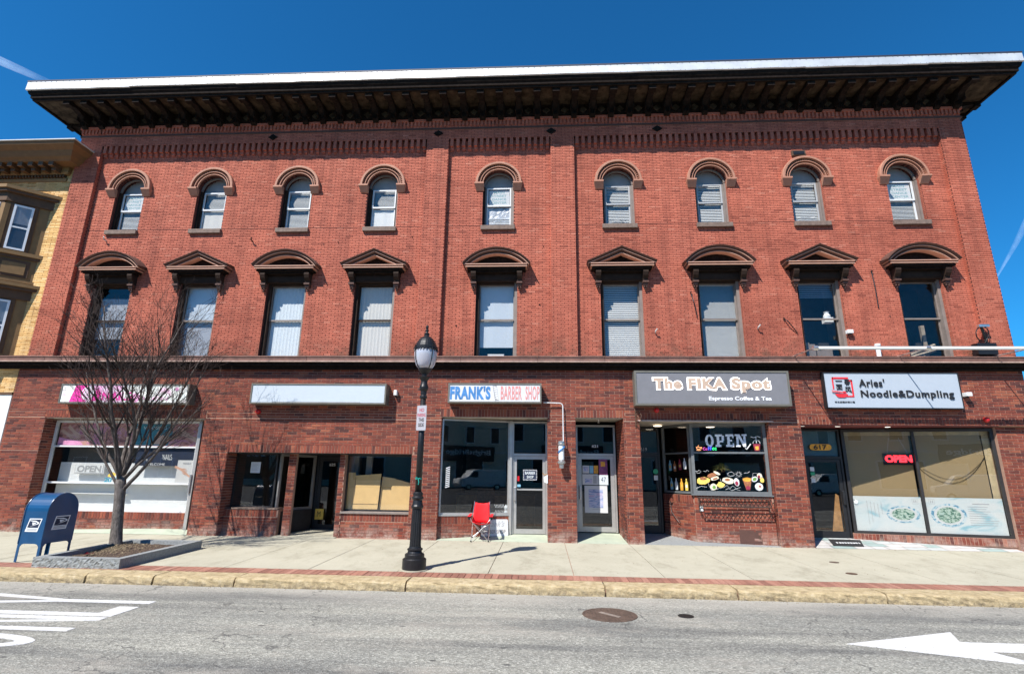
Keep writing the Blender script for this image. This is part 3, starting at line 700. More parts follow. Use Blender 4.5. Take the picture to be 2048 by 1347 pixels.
# --- tall first floor windows with alternating hoods
for i, X in enumerate(WC2):
    w = bpy.data.objects.new('tall_window', None); COL.objects.link(w); setp(w, B, (X, 0, 4.31))
    seg = i % 2 == 0; zb, hw = 6.69, .80
    # horizontal cornice with two fillets
    MB().fbox(F0, X-hw, X+hw, zb-.042, zb-.022, 0, .30).build('cornice_fillet', M['fillet'], w)
    MB().fbox(F0, X-hw, X+hw, zb+.018, zb+.038, 0, .305).build('cornice_fillet', M['fillet'], w)
    MB().fbox(F0, X-hw+.008, X+hw-.008, zb-.019, zb+.014, 0, .262).build('cornice_band', M['stone'], w)
    mb = MB(); prof = [(-hw+.02, .28), (-hw+.10, .18), (-hw+.16, .09)]
    mb.fbox(F0, X-hw+.04, X+hw-.04, zb-.10, zb-.056, 0, .26).fbox(F0, X-hw+.12, X+hw-.12, zb-.15, zb-.101, 0, .19)
    mb.build('bed_moulding', M['cornice'], w)
    MB().fbox(F0, X-.66, X+.66, 6.34, zb-.151, -.1, .035).fbox(F0, X-.56, X+.56, 6.37, 6.50, .036, .05).build('frieze_panel', M['sash_brown'], w)
    # raking or curved moulding, in stepped profile: offset inward is negative
    if seg:
        r_ = 1.13; cz = zb+.06-(r_-.43) ; h_ = .885
        a0 = math.degrees(math.asin(h_/r_)); cz = 7.175-r_
        path = arc(X, cz, r_, 90+a0, 90-a0, 24)
    else:
        path = [(X-.885, zb+.085), (X, 7.175), (X+.885, zb+.085)]
    k = lambda o0, o1, d: [(o0, 0), (o0, d), (o1, d), (o1, 0)]
    MB().sweep(path, [(-.052, 0), (-.052, .262), (-.010, .338), (-.010, .35), (0, .35), (0, 0)]).build('hood_crown', M['stone'], w)
    MB().sweep(path, k(-.068, -.055, .298)).build('hood_fillet', M['fillet'], w)
    MB().sweep(path, [(-.128, 0), (-.128, .185), (-.071, .275), (-.071, 0)]).build('hood_cove', M['stone'], w)
    pth2 = path
    if seg:
        r3 = r_-.15; a3 = math.degrees(math.acos(max(-1, min(1, (zb+.05-cz)/r3)))); pth2 = arc(X, cz, r3, 90+a3, 90-a3, 24)
        MB().sweep(pth2, k(0, .014, .245)).build('hood_fillet', M['fillet'], w)
        MB().prism(F0, [(u, z) for u, z in pth2], 0.0, .06).build('tympanum', M['cornice'], w)  # near-black colour stands in for the shade inside the hood
    else:
        al = math.atan2(7.175-zb-.085, .885); dz = .15/math.cos(al); top = 7.175-dz; half = (top-zb-.05)/math.tan(al)
        pth2 = [(X-half, zb+.05), (X, top), (X+half, zb+.05)]
        MB().sweep(pth2, k(0, .014, .245)).build('hood_fillet', M['fillet'], w)
        MB().prism(F0, pth2, 0, .06).build('tympanum', M['cornice'], w)  # shade within the hood given as near-black colour
    # sloping lead roof of the hood, back to the wall
    vs = []
    for u, z in path: vs += [F0.p(u, z+.002, .345), F0.p(u, z+.05, 0)]
    MB().add(vs, [(2*q, 2*q+1, 2*q+3, 2*q+2) for q in range(len(path)-1)]).build('hood_roof', M['stone'], w)
    for s_ in (-1, 1):
        x0, x1 = X+s_*.60-.065, X+s_*.60+.065
        pr = [(0, 6.56), (.23, 6.56), (.235, 6.50), (.20, 6.42), (.13, 6.35), (.12, 6.29), (0, 6.28)]
        k2 = len(pr); vs = [(x0, -d, z) for d, z in pr]+[(x1, -d, z) for d, z in pr]
        MB().add(vs, [tuple(range(k2)), tuple(range(k2, 2*k2))[::-1]]+[(q, (q+1) % k2, k2+(q+1) % k2, k2+q) for q in range(k2)]).build('bracket', M['sash_brown'], w)
        mb = MB().fbox(F0, x0-.01, x1+.01, 6.245, 6.285, 0, .16).fbox(F0, x0+.01, x1-.01, 6.18, 6.244, 0, .12)
        for q in (-.03, .03): mb.lathe([(.001, 0), (.022, .02), (.022, .05), (.01, .07)], (X+s_*.60+q, -.085, 6.11), 8)
        mb.lathe([(.001, 0), (.03, .03), (.02, .07), (.03, .10)], (X+s_*.60, -.05, 6.05), 8)
        mb.build('bracket_drop', M['stone'], w)
    # casing and sashes
    dk = 'sash_brown' if i < 5 else 'casing'
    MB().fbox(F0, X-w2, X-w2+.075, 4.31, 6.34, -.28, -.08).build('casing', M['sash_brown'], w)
    MB().fbox(F0, X+w2-.075, X+w2, 4.31, 6.34, -.28, -.08).build('casing', M['casing'], w)  # right casing lighter than the left, sunlight put into its colour
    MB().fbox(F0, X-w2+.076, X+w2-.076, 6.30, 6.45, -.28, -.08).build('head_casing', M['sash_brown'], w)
    MB().fbox(F0, X-w2, X+w2, 4.25, 4.33, -.28, .02).build('sill', M['sill'], w)
    a, b = X-w2+.077, X+w2-.077
    for (z0, z1, d) in ((5.32, 6.30, -.17), (4.33, 5.36, -.21)):
        mb = MB().fbox(F0, a, a+.03, z0, z1, d-.03, d).fbox(F0, b-.03, b, z0, z1, d-.03, d).fbox(F0, a+.03, b-.03, z0, z0+.04, d-.03, d).fbox(F0, a+.03, b-.03, z1-.03, z1, d-.03, d)
        mb.build('sash', M['sash_brown' if i in (0, 3) else 'casing'], w)
        MB().fbox(F0, a+.03, b-.03, z0+.04, z1-.03, d-.018, d-.014).build('pane', M['glass_up'], w)
    D = -.262
    mb = MB()
    if i == 0: sheet(mb, a, b, 4.85, 6.0, D, amp=.0, n=1); mb.build('shade', M['screen'], w)
    elif i == 1:
        sheet(mb, a, b, 5.3, 6.3, D, n=1).build('shade', M['white_gl'], w); sheet(MB(), a, b, 4.33, 5.30, D-.01, n=1).build('screen', M['screen'], w)
    elif i in (2, 3):
        sheet(mb, a, b, 4.33, 6.3, D, amp=.0035, n=30, seed=i).build('curtain', M['curtain_b' if i == 2 else 'curtain'], w)
    elif i == 4:
        sheet(mb, a, b, 4.62, 6.3, D, amp=.003, n=5, seed=9).build('shade', M['white_gl'], w)
        MB().fbox(F0, X-.22, X+.2, 4.35, 4.45, -.30, -.262).build('folded_paper', M['paper'], w)
    elif i == 5: blind(mb, a, b, 4.33, 6.3, D, pitch=.050, tilt=.5).build('blind', M['blind'], w)
    elif i == 6: blind(mb, a, b, 4.33, 6.3, D, pitch=.024, tilt=.2).build('blind', M['blind'], w)
    elif i == 7:
        blind(mb, a, b, 5.95, 6.3, D, pitch=.05).build('blind', M['screen'], w)
        MB().fbox(F0, X+.18, X+.40, 5.28, 5.42, -.42, -.28).lathe([(.08, 0), (.09, .05), (.05, .12), (.07, .16)], (X+.29, .36, 5.42), 10).build('stored_jug', M['white'], w)
        mm = MB(); rr = random.Random(2)
        for q in range(4): mm.fbox(F0, X-.42+q*.2, X-.24+q*.2+rr.uniform(-.03, .03), 4.34, 4.5+rr.uniform(0, .3), -.62+rr.uniform(0, .06), -.40-q*.02)
        mm.build('stored_boxes', M['casing'], w)
    elif i == 8:
        mm = MB()
        mm.tube([(X-.25, .55, 4.45), (X+.38, .40, 4.72)], .045, 4).tube([(X-.2, .5, 4.42), (X+.40, .45, 4.60)], .04, 4).tube([(X+.28, .6, 4.4), (X+.20, .5, 5.25)], .06, 4)
        mm.build('stored_planks', M['plank'], w)
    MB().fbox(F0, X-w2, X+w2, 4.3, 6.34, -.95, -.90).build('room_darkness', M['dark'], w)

# --- ledge over the shops
ld = bpy.data.objects.new('shopfront_ledge', None); COL.objects.link(ld); setp(ld, B, (-1.1, 0, 4.1))
cut = [-14.6, -12.9, -10.4, -8.2, -5.93, -4.15, -2.0, -.1, 1.55, 3.6, 5.45, 7.9, 9.9, 11.67]
for a, b in zip(cut, cut[1:]):
    e = random.uniform(-.004, .004)
    MB().add([(x_, y, z+e) for x_ in (a+.004, b-.004) for y, z in ((-.0, 4.30), (-.265, 4.285), (-.265, 4.262), (-.245, 4.25), (-.235, 4.16), (0, 4.16))],
             [(0, 1, 2, 3, 4, 5), (6, 7, 8, 9, 10, 11)]+[(q, (q+1) % 6, 6+(q+1) % 6, 6+q) for q in range(6)]).build('ledge_length', M['ledge'], ld)
    MB().box(a+.002, b-.002, -.27, 0, 4.135, 4.157+e*.5).build('ledge_lip', M['ledge_lt'], ld)
MB().box(-14.6, 11.6, -.20, 0, 4.05, 4.134).box(-14.6, 11.55, -.12, 0, 3.98, 4.049).build('bed_moulding', M['cornice'], ld)
# --- lower wall
OPEN = {'nail': (-12.73, -8.49, 2.72), 's625': (-7.78, -3.145, 1.90), 'barber': (-2.46, .15, 2.81), 'd621': (.82, 1.98, 2.81), 'fika': (2.355, 5.40, 2.75), 'aries': (6.13, 10.62, 2.69)}
lr = [(a, b, -1, z) for a, b, z in OPEN.values()]+[(10.62, XR+1, -1, 2.69)]
sol = [(a-.03, b+.03, z, z+.19) for k_, (a, b, z) in OPEN.items()]
sol[-1] = (6.10, XR, 2.69, 2.88)
brickwall('lower_wall', F0, XL, XR, -.08, 4.13, LOW, B, lr, soldiers=sol, loose=True)
brickwall('lower_wall', Fr(0, .12), 10.62, XR, -.08, 2.69, LOW, B, loose=True)
def jamb(x, y0, y1, z1, face, slant=0, z0=-.08):   # brick side of an opening; face -1 looks left, +1 looks right
    if face > 0: F, l = fr2((x, y1), (x, y0)); 
    else: F, l = fr2((x, y0), (x+slant, y1))
    if face > 0: F.nx, F.ny = 1, 0
    else:
        F.nx, F.ny = -abs(F.nx), F.ny if F.nx < 0 else -F.ny
    wall = MB().fbox(F, .301 if face < 0 else 0, l, z0, z1, -.12, -.001) if l > .31 and face < 0 else MB().fbox(F, 0, max(.001, l-.301), z0, z1, -.12, -.001)
    wl = wall.build('jamb', M['mortar_low'], B)
    q, _ = layout(0, l, z0, z1, .0655, .238, .0115, phase=.12)
    for it in q: LOOSE.append((0, F, it, wl, 'brick_low'))
jamb(-12.73, 0, .45, 2.72, 1); jamb(-7.78, 0, .45, 1.9, 1); jamb(-2.46, 0, .3, 2.81, 1)
jamb(.15, 0, .62, 2.81, -1); jamb(1.98, 0, .9, 2.81, -1, -.06); jamb(.82, 0, .9, 2.81, 1); jamb(2.355, 0, 1.5, 2.75, 1); jamb(5.40, 0, .5, 2.75, -1); jamb(6.13, 0, .9, 2.69, 1); jamb(-8.49, 0, .4, 2.72, -1)
# soffits
def soffit(x0, x1, y1, z, mat='concrete'): MB().box(x0-.01, x1+.01, .302, y1, z, z+.12).build('soffit', M[mat], B); MB().box(x0+.001, x1-.001, .012, .30, z-.012, z-.002).build('lintel', M[mat], B)
M['maroon'] = plain('maroon_soffit', (.17, .035, .035), .6)
soffit(-12.73, -8.49, .5, 2.72); soffit(-7.78, -3.145, 1.8, 1.90, 'dark'); soffit(-2.46, .15, .8, 2.81); soffit(.82, 1.98, 1.0, 2.81); soffit(2.355, 5.40, 1.7, 2.75); soffit(6.13, 10.62, 1.1, 2.69, 'maroon')
MB().box(2.30, 5.50, -.035, .02, 2.735, 2.765).build('lintel_angle', M['ledge_lt'], B)
# entrance floors
def efloor(x0, x1, y1, z1, mat, za=None):
    za = -.048
    MB().add([(x0, -.02, za), (x1, -.02, za), (x1, y1, z1), (x0, y1, z1), (x0, -.02, -.3), (x1, -.02, -.3), (x1, y1, -.3), (x0, y1, -.3)], [(0, 1, 2, 3), (0, 1, 5, 4), (1, 2, 6, 5), (2, 3, 7, 6), (3, 0, 4, 7)]).build('entrance_floor', M[mat], B)
efloor(-6.45, -4.9, 1.9, -.01, 'walk'); efloor(-2.45, .14, .70, .06, 'ramp'); efloor(.825, 1.975, 1.0, .09, 'ramp'); efloor(2.36, 5.39, 1.7, .05, 'granite')
MB().add([(-12.72, -.02, -.046), (-8.50, -.02, -.046), (-8.50, .42, .09), (-12.72, .42, -.02)], [(0, 1, 2, 3)]).build('entrance_floor', M['ramp'], B)
# slate flags before the noodle shop
sl = [plain('slate_%s' % n_, c_, .55, var=.15) for n_, c_ in (('grey', (.42, .44, .43)), ('green', (.28, .36, .34)), ('pale', (.50, .48, .46)))]
fl = MB().add([(6.14, -.01, -.062), (10.61, -.01, -.062), (10.61, .2, -.055), (7.5, .95, .07), (6.14, .95, .07)], [(0, 1, 2, 3, 4)]).build('flagstone_floor', M['mortar_low'], B)
rr = random.Random(11)
for r_ in range(4):
    y0, y1 = -.01+r_*.235, .215+r_*.235; x = 6.15
    while x < 10.6:
        x1 = min(x+rr.uniform(.25, .55), 10.6); xm = 10.6-(max(y0, .2)-.2)/.75*3.1+.0
        if x1-.05 < xm+.3:
            zz = lambda y: -.052+.13*max(0, y)/.95
            MB().add([(x+.006, y0, zz(y0)+.004), (x1-.006, y0, zz(y0)+.004), (x1-.006, y1-.01, zz(y1)+.004), (x+.006, y1-.01, zz(y1)+.004)], [(0, 1, 2, 3)]).build('flagstone', rr.choice(sl), fl)
        x = x1

# ================================================================== SHOPFRONTS
def shopwin(name, p0, p1, z0, z1, fw=.05, mat='alu', mull=(), rails=(), th=.06, glass='glass', fb=None, ft=None):
    F, L = fr2(p0, p1)
    w = bpy.data.objects.new(name, None); COL.objects.link(w); setp(w, B, (p0[0]/2+p1[0]/2, p0[1]/2+p1[1]/2, z0))
    fb = fb or fw; ft = ft or fw
    mb = MB().fbox(F, 0, fw, z0, z1, -th, 0).fbox(F, L-fw, L, z0, z1, -th, 0).fbox(F, fw, L-fw, z0, z0+fb, -th, .004).fbox(F, fw, L-fw, z1-ft, z1, -th, 0)
    mb.build('frame', M[mat], w)
    us = [fw]+list(mull)+[L-fw]; zs = [z0+fb]+list(rails)+[z1-ft]
    for u in mull: MB().fbox(F, u-fw*.4, u+fw*.4, z0+fb, z1-ft, -th, .002).build('mullion', M[mat], w)
    for a, b in zip(us, us[1:]):
        a2 = a+(fw*.4 if a in mull else 0); b2 = b-(fw*.4 if b in mull else 0)
        for z in rails: MB().fbox(F, a2, b2, z-.02, z+.02, -th, -.001).build('rail', M[mat], w)
        for c_, d_ in zip(zs, zs[1:]):
            c2 = c_+(.02 if c_ in rails else 0); d2 = d_-(.02 if d_ in rails else 0)
            MB().fbox(F, a2, b2, c2, d2, -th*.6, -th*.5).build('pane', M[glass], w)
    return w, F, L
def door(p0, p1, z0, z1, mat='alu', st=.075, glass='glass_dk', mid=None, handle=True, hs=1, transom=None, bot=.14):
    F, L = fr2(p0, p1)
    w = bpy.data.objects.new('shop_door', None); COL.objects.link(w); setp(w, B, (p0[0]/2+p1[0]/2, p0[1]/2+p1[1]/2, z0))
    MB().fbox(F, 0, .045, z0, transom or z1, -.08, .01).fbox(F, L-.045, L, z0, transom or z1, -.08, .01).fbox(F, .045, L-.045, z1-.04, z1+.02, -.08, .01).build('door_frame', M[mat], w)
    a, b = .05, L-.05
    MB().fbox(F, a, a+st, z0+.01, z1-.045, -.06, -.01).fbox(F, b-st, b, z0+.01, z1-.045, -.06, -.01).fbox(F, a+st, b-st, z0+.01, z0+bot, -.06, -.01).fbox(F, a+st, b-st, z1-.12, z1-.045, -.06, -.01).build('door_leaf', M[mat], w)
    zz = [z0+bot, z1-.12]
    if mid:
        MB().fbox(F, a+st, b-st, mid-.02, mid+.02, -.055, -.008).build('push_bar', M[mat], w); zz = [z0+bot, mid-.02, mid+.02, z1-.12]
    for c_, d_ in ([zz] if not mid else [zz[:2], zz[2:]]): MB().fbox(F, a+st, b-st, c_, d_, -.04, -.034).build('pane', M[glass], w)
    if transom:
        MB().fbox(F, .045, L-.045, transom-.045, transom, -.08, .01).build('transom_frame', M[mat], w)
        MB().fbox(F, .045, L-.045, z1+.02, transom-.045, -.045, -.04).build('transom_pane', M[glass], w)
    if handle:
        u = a+st*.5 if hs > 0 else b-st*.5
        MB().fbox(F, u-.028, u+.028, z0+.78, z0+1.10, -.01, .045).build('handle', M[mat if mat != 'alu' else 'chrome'], w, bevel=.01)
    return w, F, L
def bulkhead(p0, p1, z1, z0=-.09, sol=.17, thick=.12):
    F, L = fr2(p0, p1)
    return brickwall('bulkhead', F, 0, L, z0, z1, LOW, B, T=thick, soldiers=[(0, L, z1-sol, z1)] if sol else [], loose=True), F, L

# ---- nail salon (left)
bulkhead((-12.72, .30), (-8.76, .30), .43)
nw, NF, NL = shopwin('display_window', (-12.72, .33), (-8.78, .33), .43, 2.68, .06, 'sash_white', (), (1.115, 2.02), fb=.035)
MB().box(-8.78, -8.70, .25, .40, -.03, 2.72).build('door_post', M['alu'], B)
MB().box(-8.70, -8.49, .30, .36, -.03, 2.72).build('door_side', M['interior'], B)
MB().box(-8.79, -8.75, .21, .25, .9, 1.35).build('door_pull', M['chrome'], B)
MB().box(-12.72, -8.50, .25, .34, 2.681, 2.72).build('head_board', M['sill'], B)
MB().box(-12.6, -8.84, .60, .64, .40, 1.62).build('display_backing', M['white'], B)
MB().box(-12.66, -8.80, .42, .60, 1.08, 1.10).box(-12.66, -8.80, .42, .60, .40, .44).build('display_shelf', M['white'], B)
MB().box(-12.2, -10.6, .44, .58, .84, .86).build('display_shelf', M['white'], B)
NP = Fr(0, .385)
def poster_mat(name, stops, sc=(1.2, 1, 2.2), s2=2.4):
    m, t, b = newmat(name); v = wpos(t, sc)
    n = N(t, 'ShaderNodeTexNoise'); n.inputs['Scale'].default_value = s2; n.inputs['Detail'].default_value = 3; n.inputs['Distortion'].default_value = 1.6
    t.links.new(v, n.inputs['Vector']); t.links.new(ramp(t, n.outputs['Fac'], stops), b.inputs['Base Color']); b.inputs['Roughness'].default_value = .55
    return m
M['skin_print'] = poster_mat('pink_and_skin_tone_print', [(.30, (.20, .09, .09)), (.42, (.50, .22, .20)), (.5, (.62, .34, .26)), (.58, (.60, .30, .38)), (.70, (.55, .16, .34))])
M['skin'] = plain('skin_tone_print', (.62, .37, .27), .6, var=.12); M['skin2'] = plain('pale_skin_print', (.72, .50, .40), .6, var=.1)
M['teal'] = plain('teal_print', (.05, .25, .33), .6); M['magenta'] = plain('magenta_print', (.75, .03, .32), .6, var=.05)
M['pink'] = plain('pale_pink_print', (.80, .36, .60), .6, var=.25, vs=5); M['navy'] = plain('navy_board', (.012, .022, .055), .6)
def blob(mb, cx, cz, pts, s, F, d, rot=0):
    q = [(cx+s*(x*math.cos(rot)-z*math.sin(rot)), cz+s*(x*math.sin(rot)+z*math.cos(rot))) for x, z in pts]
    mb.prism(F, q, d, d+.001)
def poster(name, label, F, u0, u1, z0, z1, mat, group=None, d=0, th=.002):
    t = thing(name, label, name.replace('_', ' '), F.p((u0+u1)/2, z0, d), group)
    MB().fbox(F, u0, u1, z0, z1, d-th, d).build('sheet', M[mat], t); return t
def hand(t, F, x, z, s, rot, d, mat='skin'):
    arm = MB(); blob(arm, x, z, [(-1.6, -.22), (-.3, -.2), (0, -.28), (.35, -.25), (.4, .2), (0, .28), (-.3, .22), (-1.6, .26)], s, F, d, rot)
    for k in range(4):
        a = -.24+.15*k; l = (.85, 1.0, .95, .75)[k]
        blob(arm, x, z, [(.35, a-.06), (.35+l, a-.05+(k-1.5)*.10), (.42+l, a+(k-1.5)*.10), (.35+l, a+.06+(k-1.5)*.10), (.35, a+.07)], s, F, d+.0008, rot)
    blob(arm, x, z, [(0, .2), (.45, .42), (.75, .46), (.75, .36), (.35, .2)], s, F, d+.0016, rot)
    arm.build('printed_hand', M[mat], t)
p = poster('window_poster', 'wide pink poster of hands behind the top left of the nail salon glass', NP, -12.62, -10.80, 2.045, 2.62, 'skin_print')
for x, z, s, r_ in ((-12.2, 2.36, .17, -.7), (-11.9, 2.33, .17, -.8), (-12.35, 2.30, .16, -.5), (-11.6, 2.4, .16, -.4)): hand(p, NP, x, z, s, r_, .001, 'skin2')
q = MB(); blob(q, -12.3, 2.09, [(-.3, -.04), (.4, -.04), (.3, .05), (.0, .1), (-.3, .16)], 1, NP, .004); q.build('printed_flower', M['pink'], p)
text('NAILS', M['pink'], p, -11.75, -11.35, 2.46, 2.55, NP, .004, .001)
p = poster('window_poster', 'teal and skin tone waxing poster behind the top right of the nail salon glass', NP, -10.79, -8.86, 2.045, 2.62, 'skin_print')
q = MB(); blob(q, -9.98, 2.33, [(-.62, -.27), (.35, -.27), (.45, 0), (.38, .28), (-.62, .28)], 1, NP, .001); q.build('teal_field', M['teal'], p)
text('WAXING', M['white'], p, -10.35, -9.72, 2.47, 2.545, NP, .0035, .001, bold=.01)
hand(p, NP, -9.15, 2.33, .22, 2.7, .003, 'skin2'); hand(p, NP, -9.5, 2.25, .16, .5, .005)
q = MB(); blob(q, -9.85, 2.2, [(-.16, -.1), (.18, -.12), (.22, .02), (.05, .13), (-.12, .1)], 1, NP, .004); q.build('printed_face', M['skin2'], p)
p = poster('lettered_board', 'navy board with white nails and welcome lettering behind the nail salon glass', NP, -10.42, -8.86, 1.55, 1.99, 'navy', d=-.01)
text('WELCOME', M['white'], p, -10.12, -9.62, 1.56, 1.62, NP, -.009, .001)
text('NAILS', M['white'], p, -9.72, -9.45, 1.70, 1.84, NP, -.009, .001, shear=-.5); text("Q's", M['white'], p, -10.28, -10.10, 1.66, 1.74, NP, -.009, .001)
MB().fbox(NP, -12.45, -10.43, 1.62, 2.0, -.24, -.23).build('dark_backdrop', M['interior'], B)
p = poster('window_poster', 'small white poster of crossed hands in the lower right of the nail salon window', NP, -9.27, -8.86, 1.14, 1.70, 'paper', d=.004)
hand(p, NP, -9.15, 1.47, .12, -.35, .005); hand(p, NP, -9.0, 1.36, .10, 2.6, .007)
text('NAILS', M['navy'], p, -9.12, -8.92, 1.60, 1.635, NP, .005, .001)
t = thing('open_sign', 'unlit white open sign standing on the shelf of the nail salon window', 'sign', (-11.68, .52, 1.33))
MB().box(-12.08, -11.27, .47, .53, 1.33, 1.585).build('sign_case', M['sash_white'], t, bevel=.01)
MB().box(-12.04, -11.31, .462, .469, 1.36, 1.555).build('sign_face', M['white'], t)
text('OPEN', M['sash_grey'], t, -12.0, -11.35, 1.375, 1.54, Fr(0, .462), 0, .003, bold=.035)
t = thing('window_decal', 'blue and yellow sale decal on the nail salon glass left of the tree trunk', 'decal', (-10.95, .35, 1.12))
text('20%', M['blue_l'] if 'blue_l' in M else M['teal'], t, -11.12, -10.78, 1.13, 1.25, Fr(0, .35), 0, .002, bold=.04)
q = MB(); blob(q, -10.93, 1.32, [(-.12, -.04), (-.05, -.06), (.08, -.04), (.1, .02), (.02, .06), (-.08, .04)], 1, Fr(0, .35), 0); M['gold'] = plain('yellow_print', (.75, .5, .08), .6); q.build('sun_print', M['gold'], t)

# ---- vacant shop, number 625
bulkhead((-7.78, .22), (-6.42, .22), .55, thick=.3)
MB().box(-7.60, -6.44, .20, .50, .551, .585).build('sill', M['sill'], B)
shopwin('display_window', (-7.77, .42), (-6.68, .42), .585, 1.89, .035, 'alu_dk', (), ())
bulkhead((-6.29, .22), (-6.10, .22), 1.89, sol=0, thick=.10)
w_, F_, L_ = shopwin('side_window', (-6.60, .46), (-6.15, 1.55), .50, 1.89, .06, 'alu', (), ())
MB().hprism([(-6.62, .35), (-6.42, .35), (-6.12, 1.5), (-6.3, 1.5)], -.05, .5).build('side_bulkhead', M['dark'], B)
dw, DF, DL = door((-6.12, 1.58), (-5.12, 1.58), -.03, 1.86, 'alu_bl', .09, 'glass_dk', handle=False)
MB().box(-7.78, -3.15, 1.62, 1.66, 1.86, 2.0).build('head_panel', M['dark'], B)
bulkhead((-4.995, .22), (-4.86, .22), 1.89, sol=0, thick=.12)
FRj = Fr(-4.995, 1.5, 0, -1); FRj.nx, FRj.ny = -1, 0
wl = MB().box(-4.995, -4.87, .36, 1.5, -.05, 1.89).build('jamb', M['mortar_low'], B)
bulkhead((-4.86, .24), (-3.15, .24), .485, thick=.3)
MB().box(-4.88, -3.15, .20, .52, .486, .535).build('sill', M['casing'], B, bevel=.006)
shopwin('display_window', (-4.88, .42), (-3.16, .42), .535, 1.89, .04, 'alu_dk', (), ())
MB().box(-4.55, -4.4, .9, 1.0, .5, 1.89).box(-4.9, -4.75, .9, 1.0, .5, 1.89).build('inner_post', M['sash_grey'], B)
M['card'] = plain('brown_cardboard', (.74, .51, .23), .8, var=.07, vs=4)
def card(name, label, pts, y, fold=0, tilt=.05):
    t = thing(name, label, 'cardboard', (sum(p[0] for p in pts)/len(pts), y, .54), 'cardboard sheets in the vacant shop window')
    n = len(pts); zs = [z for _, z in pts]; zb = min(zs)
    f = lambda x, z, o: (x, y+o+(z-zb)*tilt, z)
    MB().add([f(x, z, 0) for x, z in pts]+[f(x, z, .008) for x, z in pts], [tuple(range(n)), tuple(range(n, 2*n))[::-1]]+[(i, (i+1) % n, n+(i+1) % n, n+i) for i in range(n)]).build('board', M['card'], t)
    return t
t = card('cardboard_sheet', 'narrow upright strip of cardboard at the left end of the vacant shop window', [(-4.86, .56), (-4.72, .56), (-4.68, 1.45), (-4.90, 1.46)], .50)
t = card('cardboard_sheet', 'largest square cardboard sheet in the vacant shop window', [(-4.71, .58), (-4.05, .58), (-4.02, 1.43), (-4.68, 1.38)], .485)
MB().box(-4.69, -4.06, .482, .487, .70, .705).box(-4.66, -4.655, .50, .51, .6, 1.35).build('crease', M['sill'], t)
MB().lathe([(.06, 0), (.06, .001)], (-4.36, .5, .95), 4).build('tape_patch', M['card'], t) if False else None
card('cardboard_sheet', 'shaded cardboard sheet set back between the two sunlit ones', [(-4.04, .56), (-3.70, .56), (-3.66, 1.32), (-4.01, 1.36)], .56, tilt=.06)
card('cardboard_sheet', 'cardboard sheet with a slanting top beside the lamp post', [(-3.79, .57), (-3.27, .56), (-3.20, 1.20), (-3.62, 1.30), (-3.72, 1.27)], .49)
rr = random.Random(4); mb = MB()
for k_ in range(46):
    x = rr.choice((rr.uniform(-4.82, -3.25), rr.uniform(-7.6, -6.75))); y = rr.uniform(.46, .50); s_ = rr.uniform(.015, .05)
    z = .54 if x > -5 else .59
    a = rr.uniform(0, 3); mb.hprism([(x+s_*math.cos(a+q), y+s_*.5*math.sin(a+q)) for q in (0, 1.4, 3, 4.6)], z, z+rr.uniform(.008, .035))
debris = mb.build('plaster_debris', M['curtain'], None, kind='stuff'); tag(debris, 'crumbled plaster and paper scraps along the vacant shop window sills', 'debris')
G5 = Fr(0, .40); D5 = Fr(0, 1.575)
p = poster('paper_notice', 'white notice taped high in the left window of the vacant shop', G5, -7.35, -7.10, 1.41, 1.68, 'paper', 'paper notices of the vacant shop' if 0 else None)
for q in range(6): MB().fbox(G5, -7.32, -7.15+random.uniform(-.05, .02), 1.63-q*.032, 1.638-q*.032, 0, .001).build('print_line', M['sash_grey'], p)
p = poster('paper_notice', 'white notice taped to the dark door of the vacant shop right of its number', D5, -5.47, -5.22, 1.40, 1.66, 'paper', d=.02)
p = poster('yellow_flyer', 'yellow flyer stuck low on the dark door of the vacant shop', D5, -6.05, -5.82, .23, .50, 'gold', d=.02)
text('M', M['black'], p, -5.99, -5.90, .30, .44, D5, .021, .001)
MB().fbox(D5, -5.80, -5.60, 1.60, 1.70, .015, .018).build('number_plate', M['black'], dw); text('625', M['white'], dw, -5.78, -5.62, 1.615, 1.685, D5, .018, .001, bold=.02)

# ---- barber shop
bulkhead((-2.46, .10), (-.80, .58), .475, thick=.15)
bw, BF, BL = shopwin('display_window', (-2.45, .12), (-.80, .60), .51, 2.775, .04, 'alu', (), ())
MB().fbox(BF, 0, BL, .476, .51, -.05, .035).build('sill', M['alu'], bw)
bd, BDF, BDL = door((-.74, .62), (.145, .62), .055, 1.95, 'alu', .07, 'glass_dk', mid=1.10, transom=2.77, bot=.12)
MB().box(-.80, -.74, .56, .66, .05, 2.775).build('door_post', M['alu'], B)
# things seen on and through the glass
t = thing('barber_pole_decal', 'black and white striped pole decal at the left of the barber shop glass', 'decal', BF.p(.17, 1.1, .01))
mb = MB()
for q in range(11): mb.prism(BF, [(.13, 1.12+q*.045), (.23, 1.15+q*.045), (.23, 1.172+q*.045), (.13, 1.142+q*.045)], .003, .005)
mb.build('stripes', M['white'], t)
t = thing('striped_panel', 'black panel with white chevron stripes standing on the barber shop sill', 'panel', BF.p(1.30, .53, -.1))
PF = Fr(BF.x-BF.nx*.1, BF.y-BF.ny*.1, BF.ux, BF.uy)
MB().fbox(PF, 1.02, 1.62, .515, .74, -.01, 0).build('board', M['black'], t)
mb = MB()
for q in range(7):
    for s_ in (-1, 1):
        for v_ in (-1, 1):
            x0 = 1.32+s_*(.05+q*.036); mb.prism(PF, [(x0, .628+v_*.11), (x0+s_*.012, .628+v_*.11), (x0+s_*.045, .628+v_*.03), (x0+s_*.033, .628+v_*.03)], .001, .002)
mb.build('chevrons', M['white'], t)
t = thing('figurine', 'small black and white figurine on the barber shop sill beside the striped panel', 'figurine', PF.p(1.68, .515))
rr = random.Random(8); x_, y_, z_ = PF.p(1.66, .515, .02)
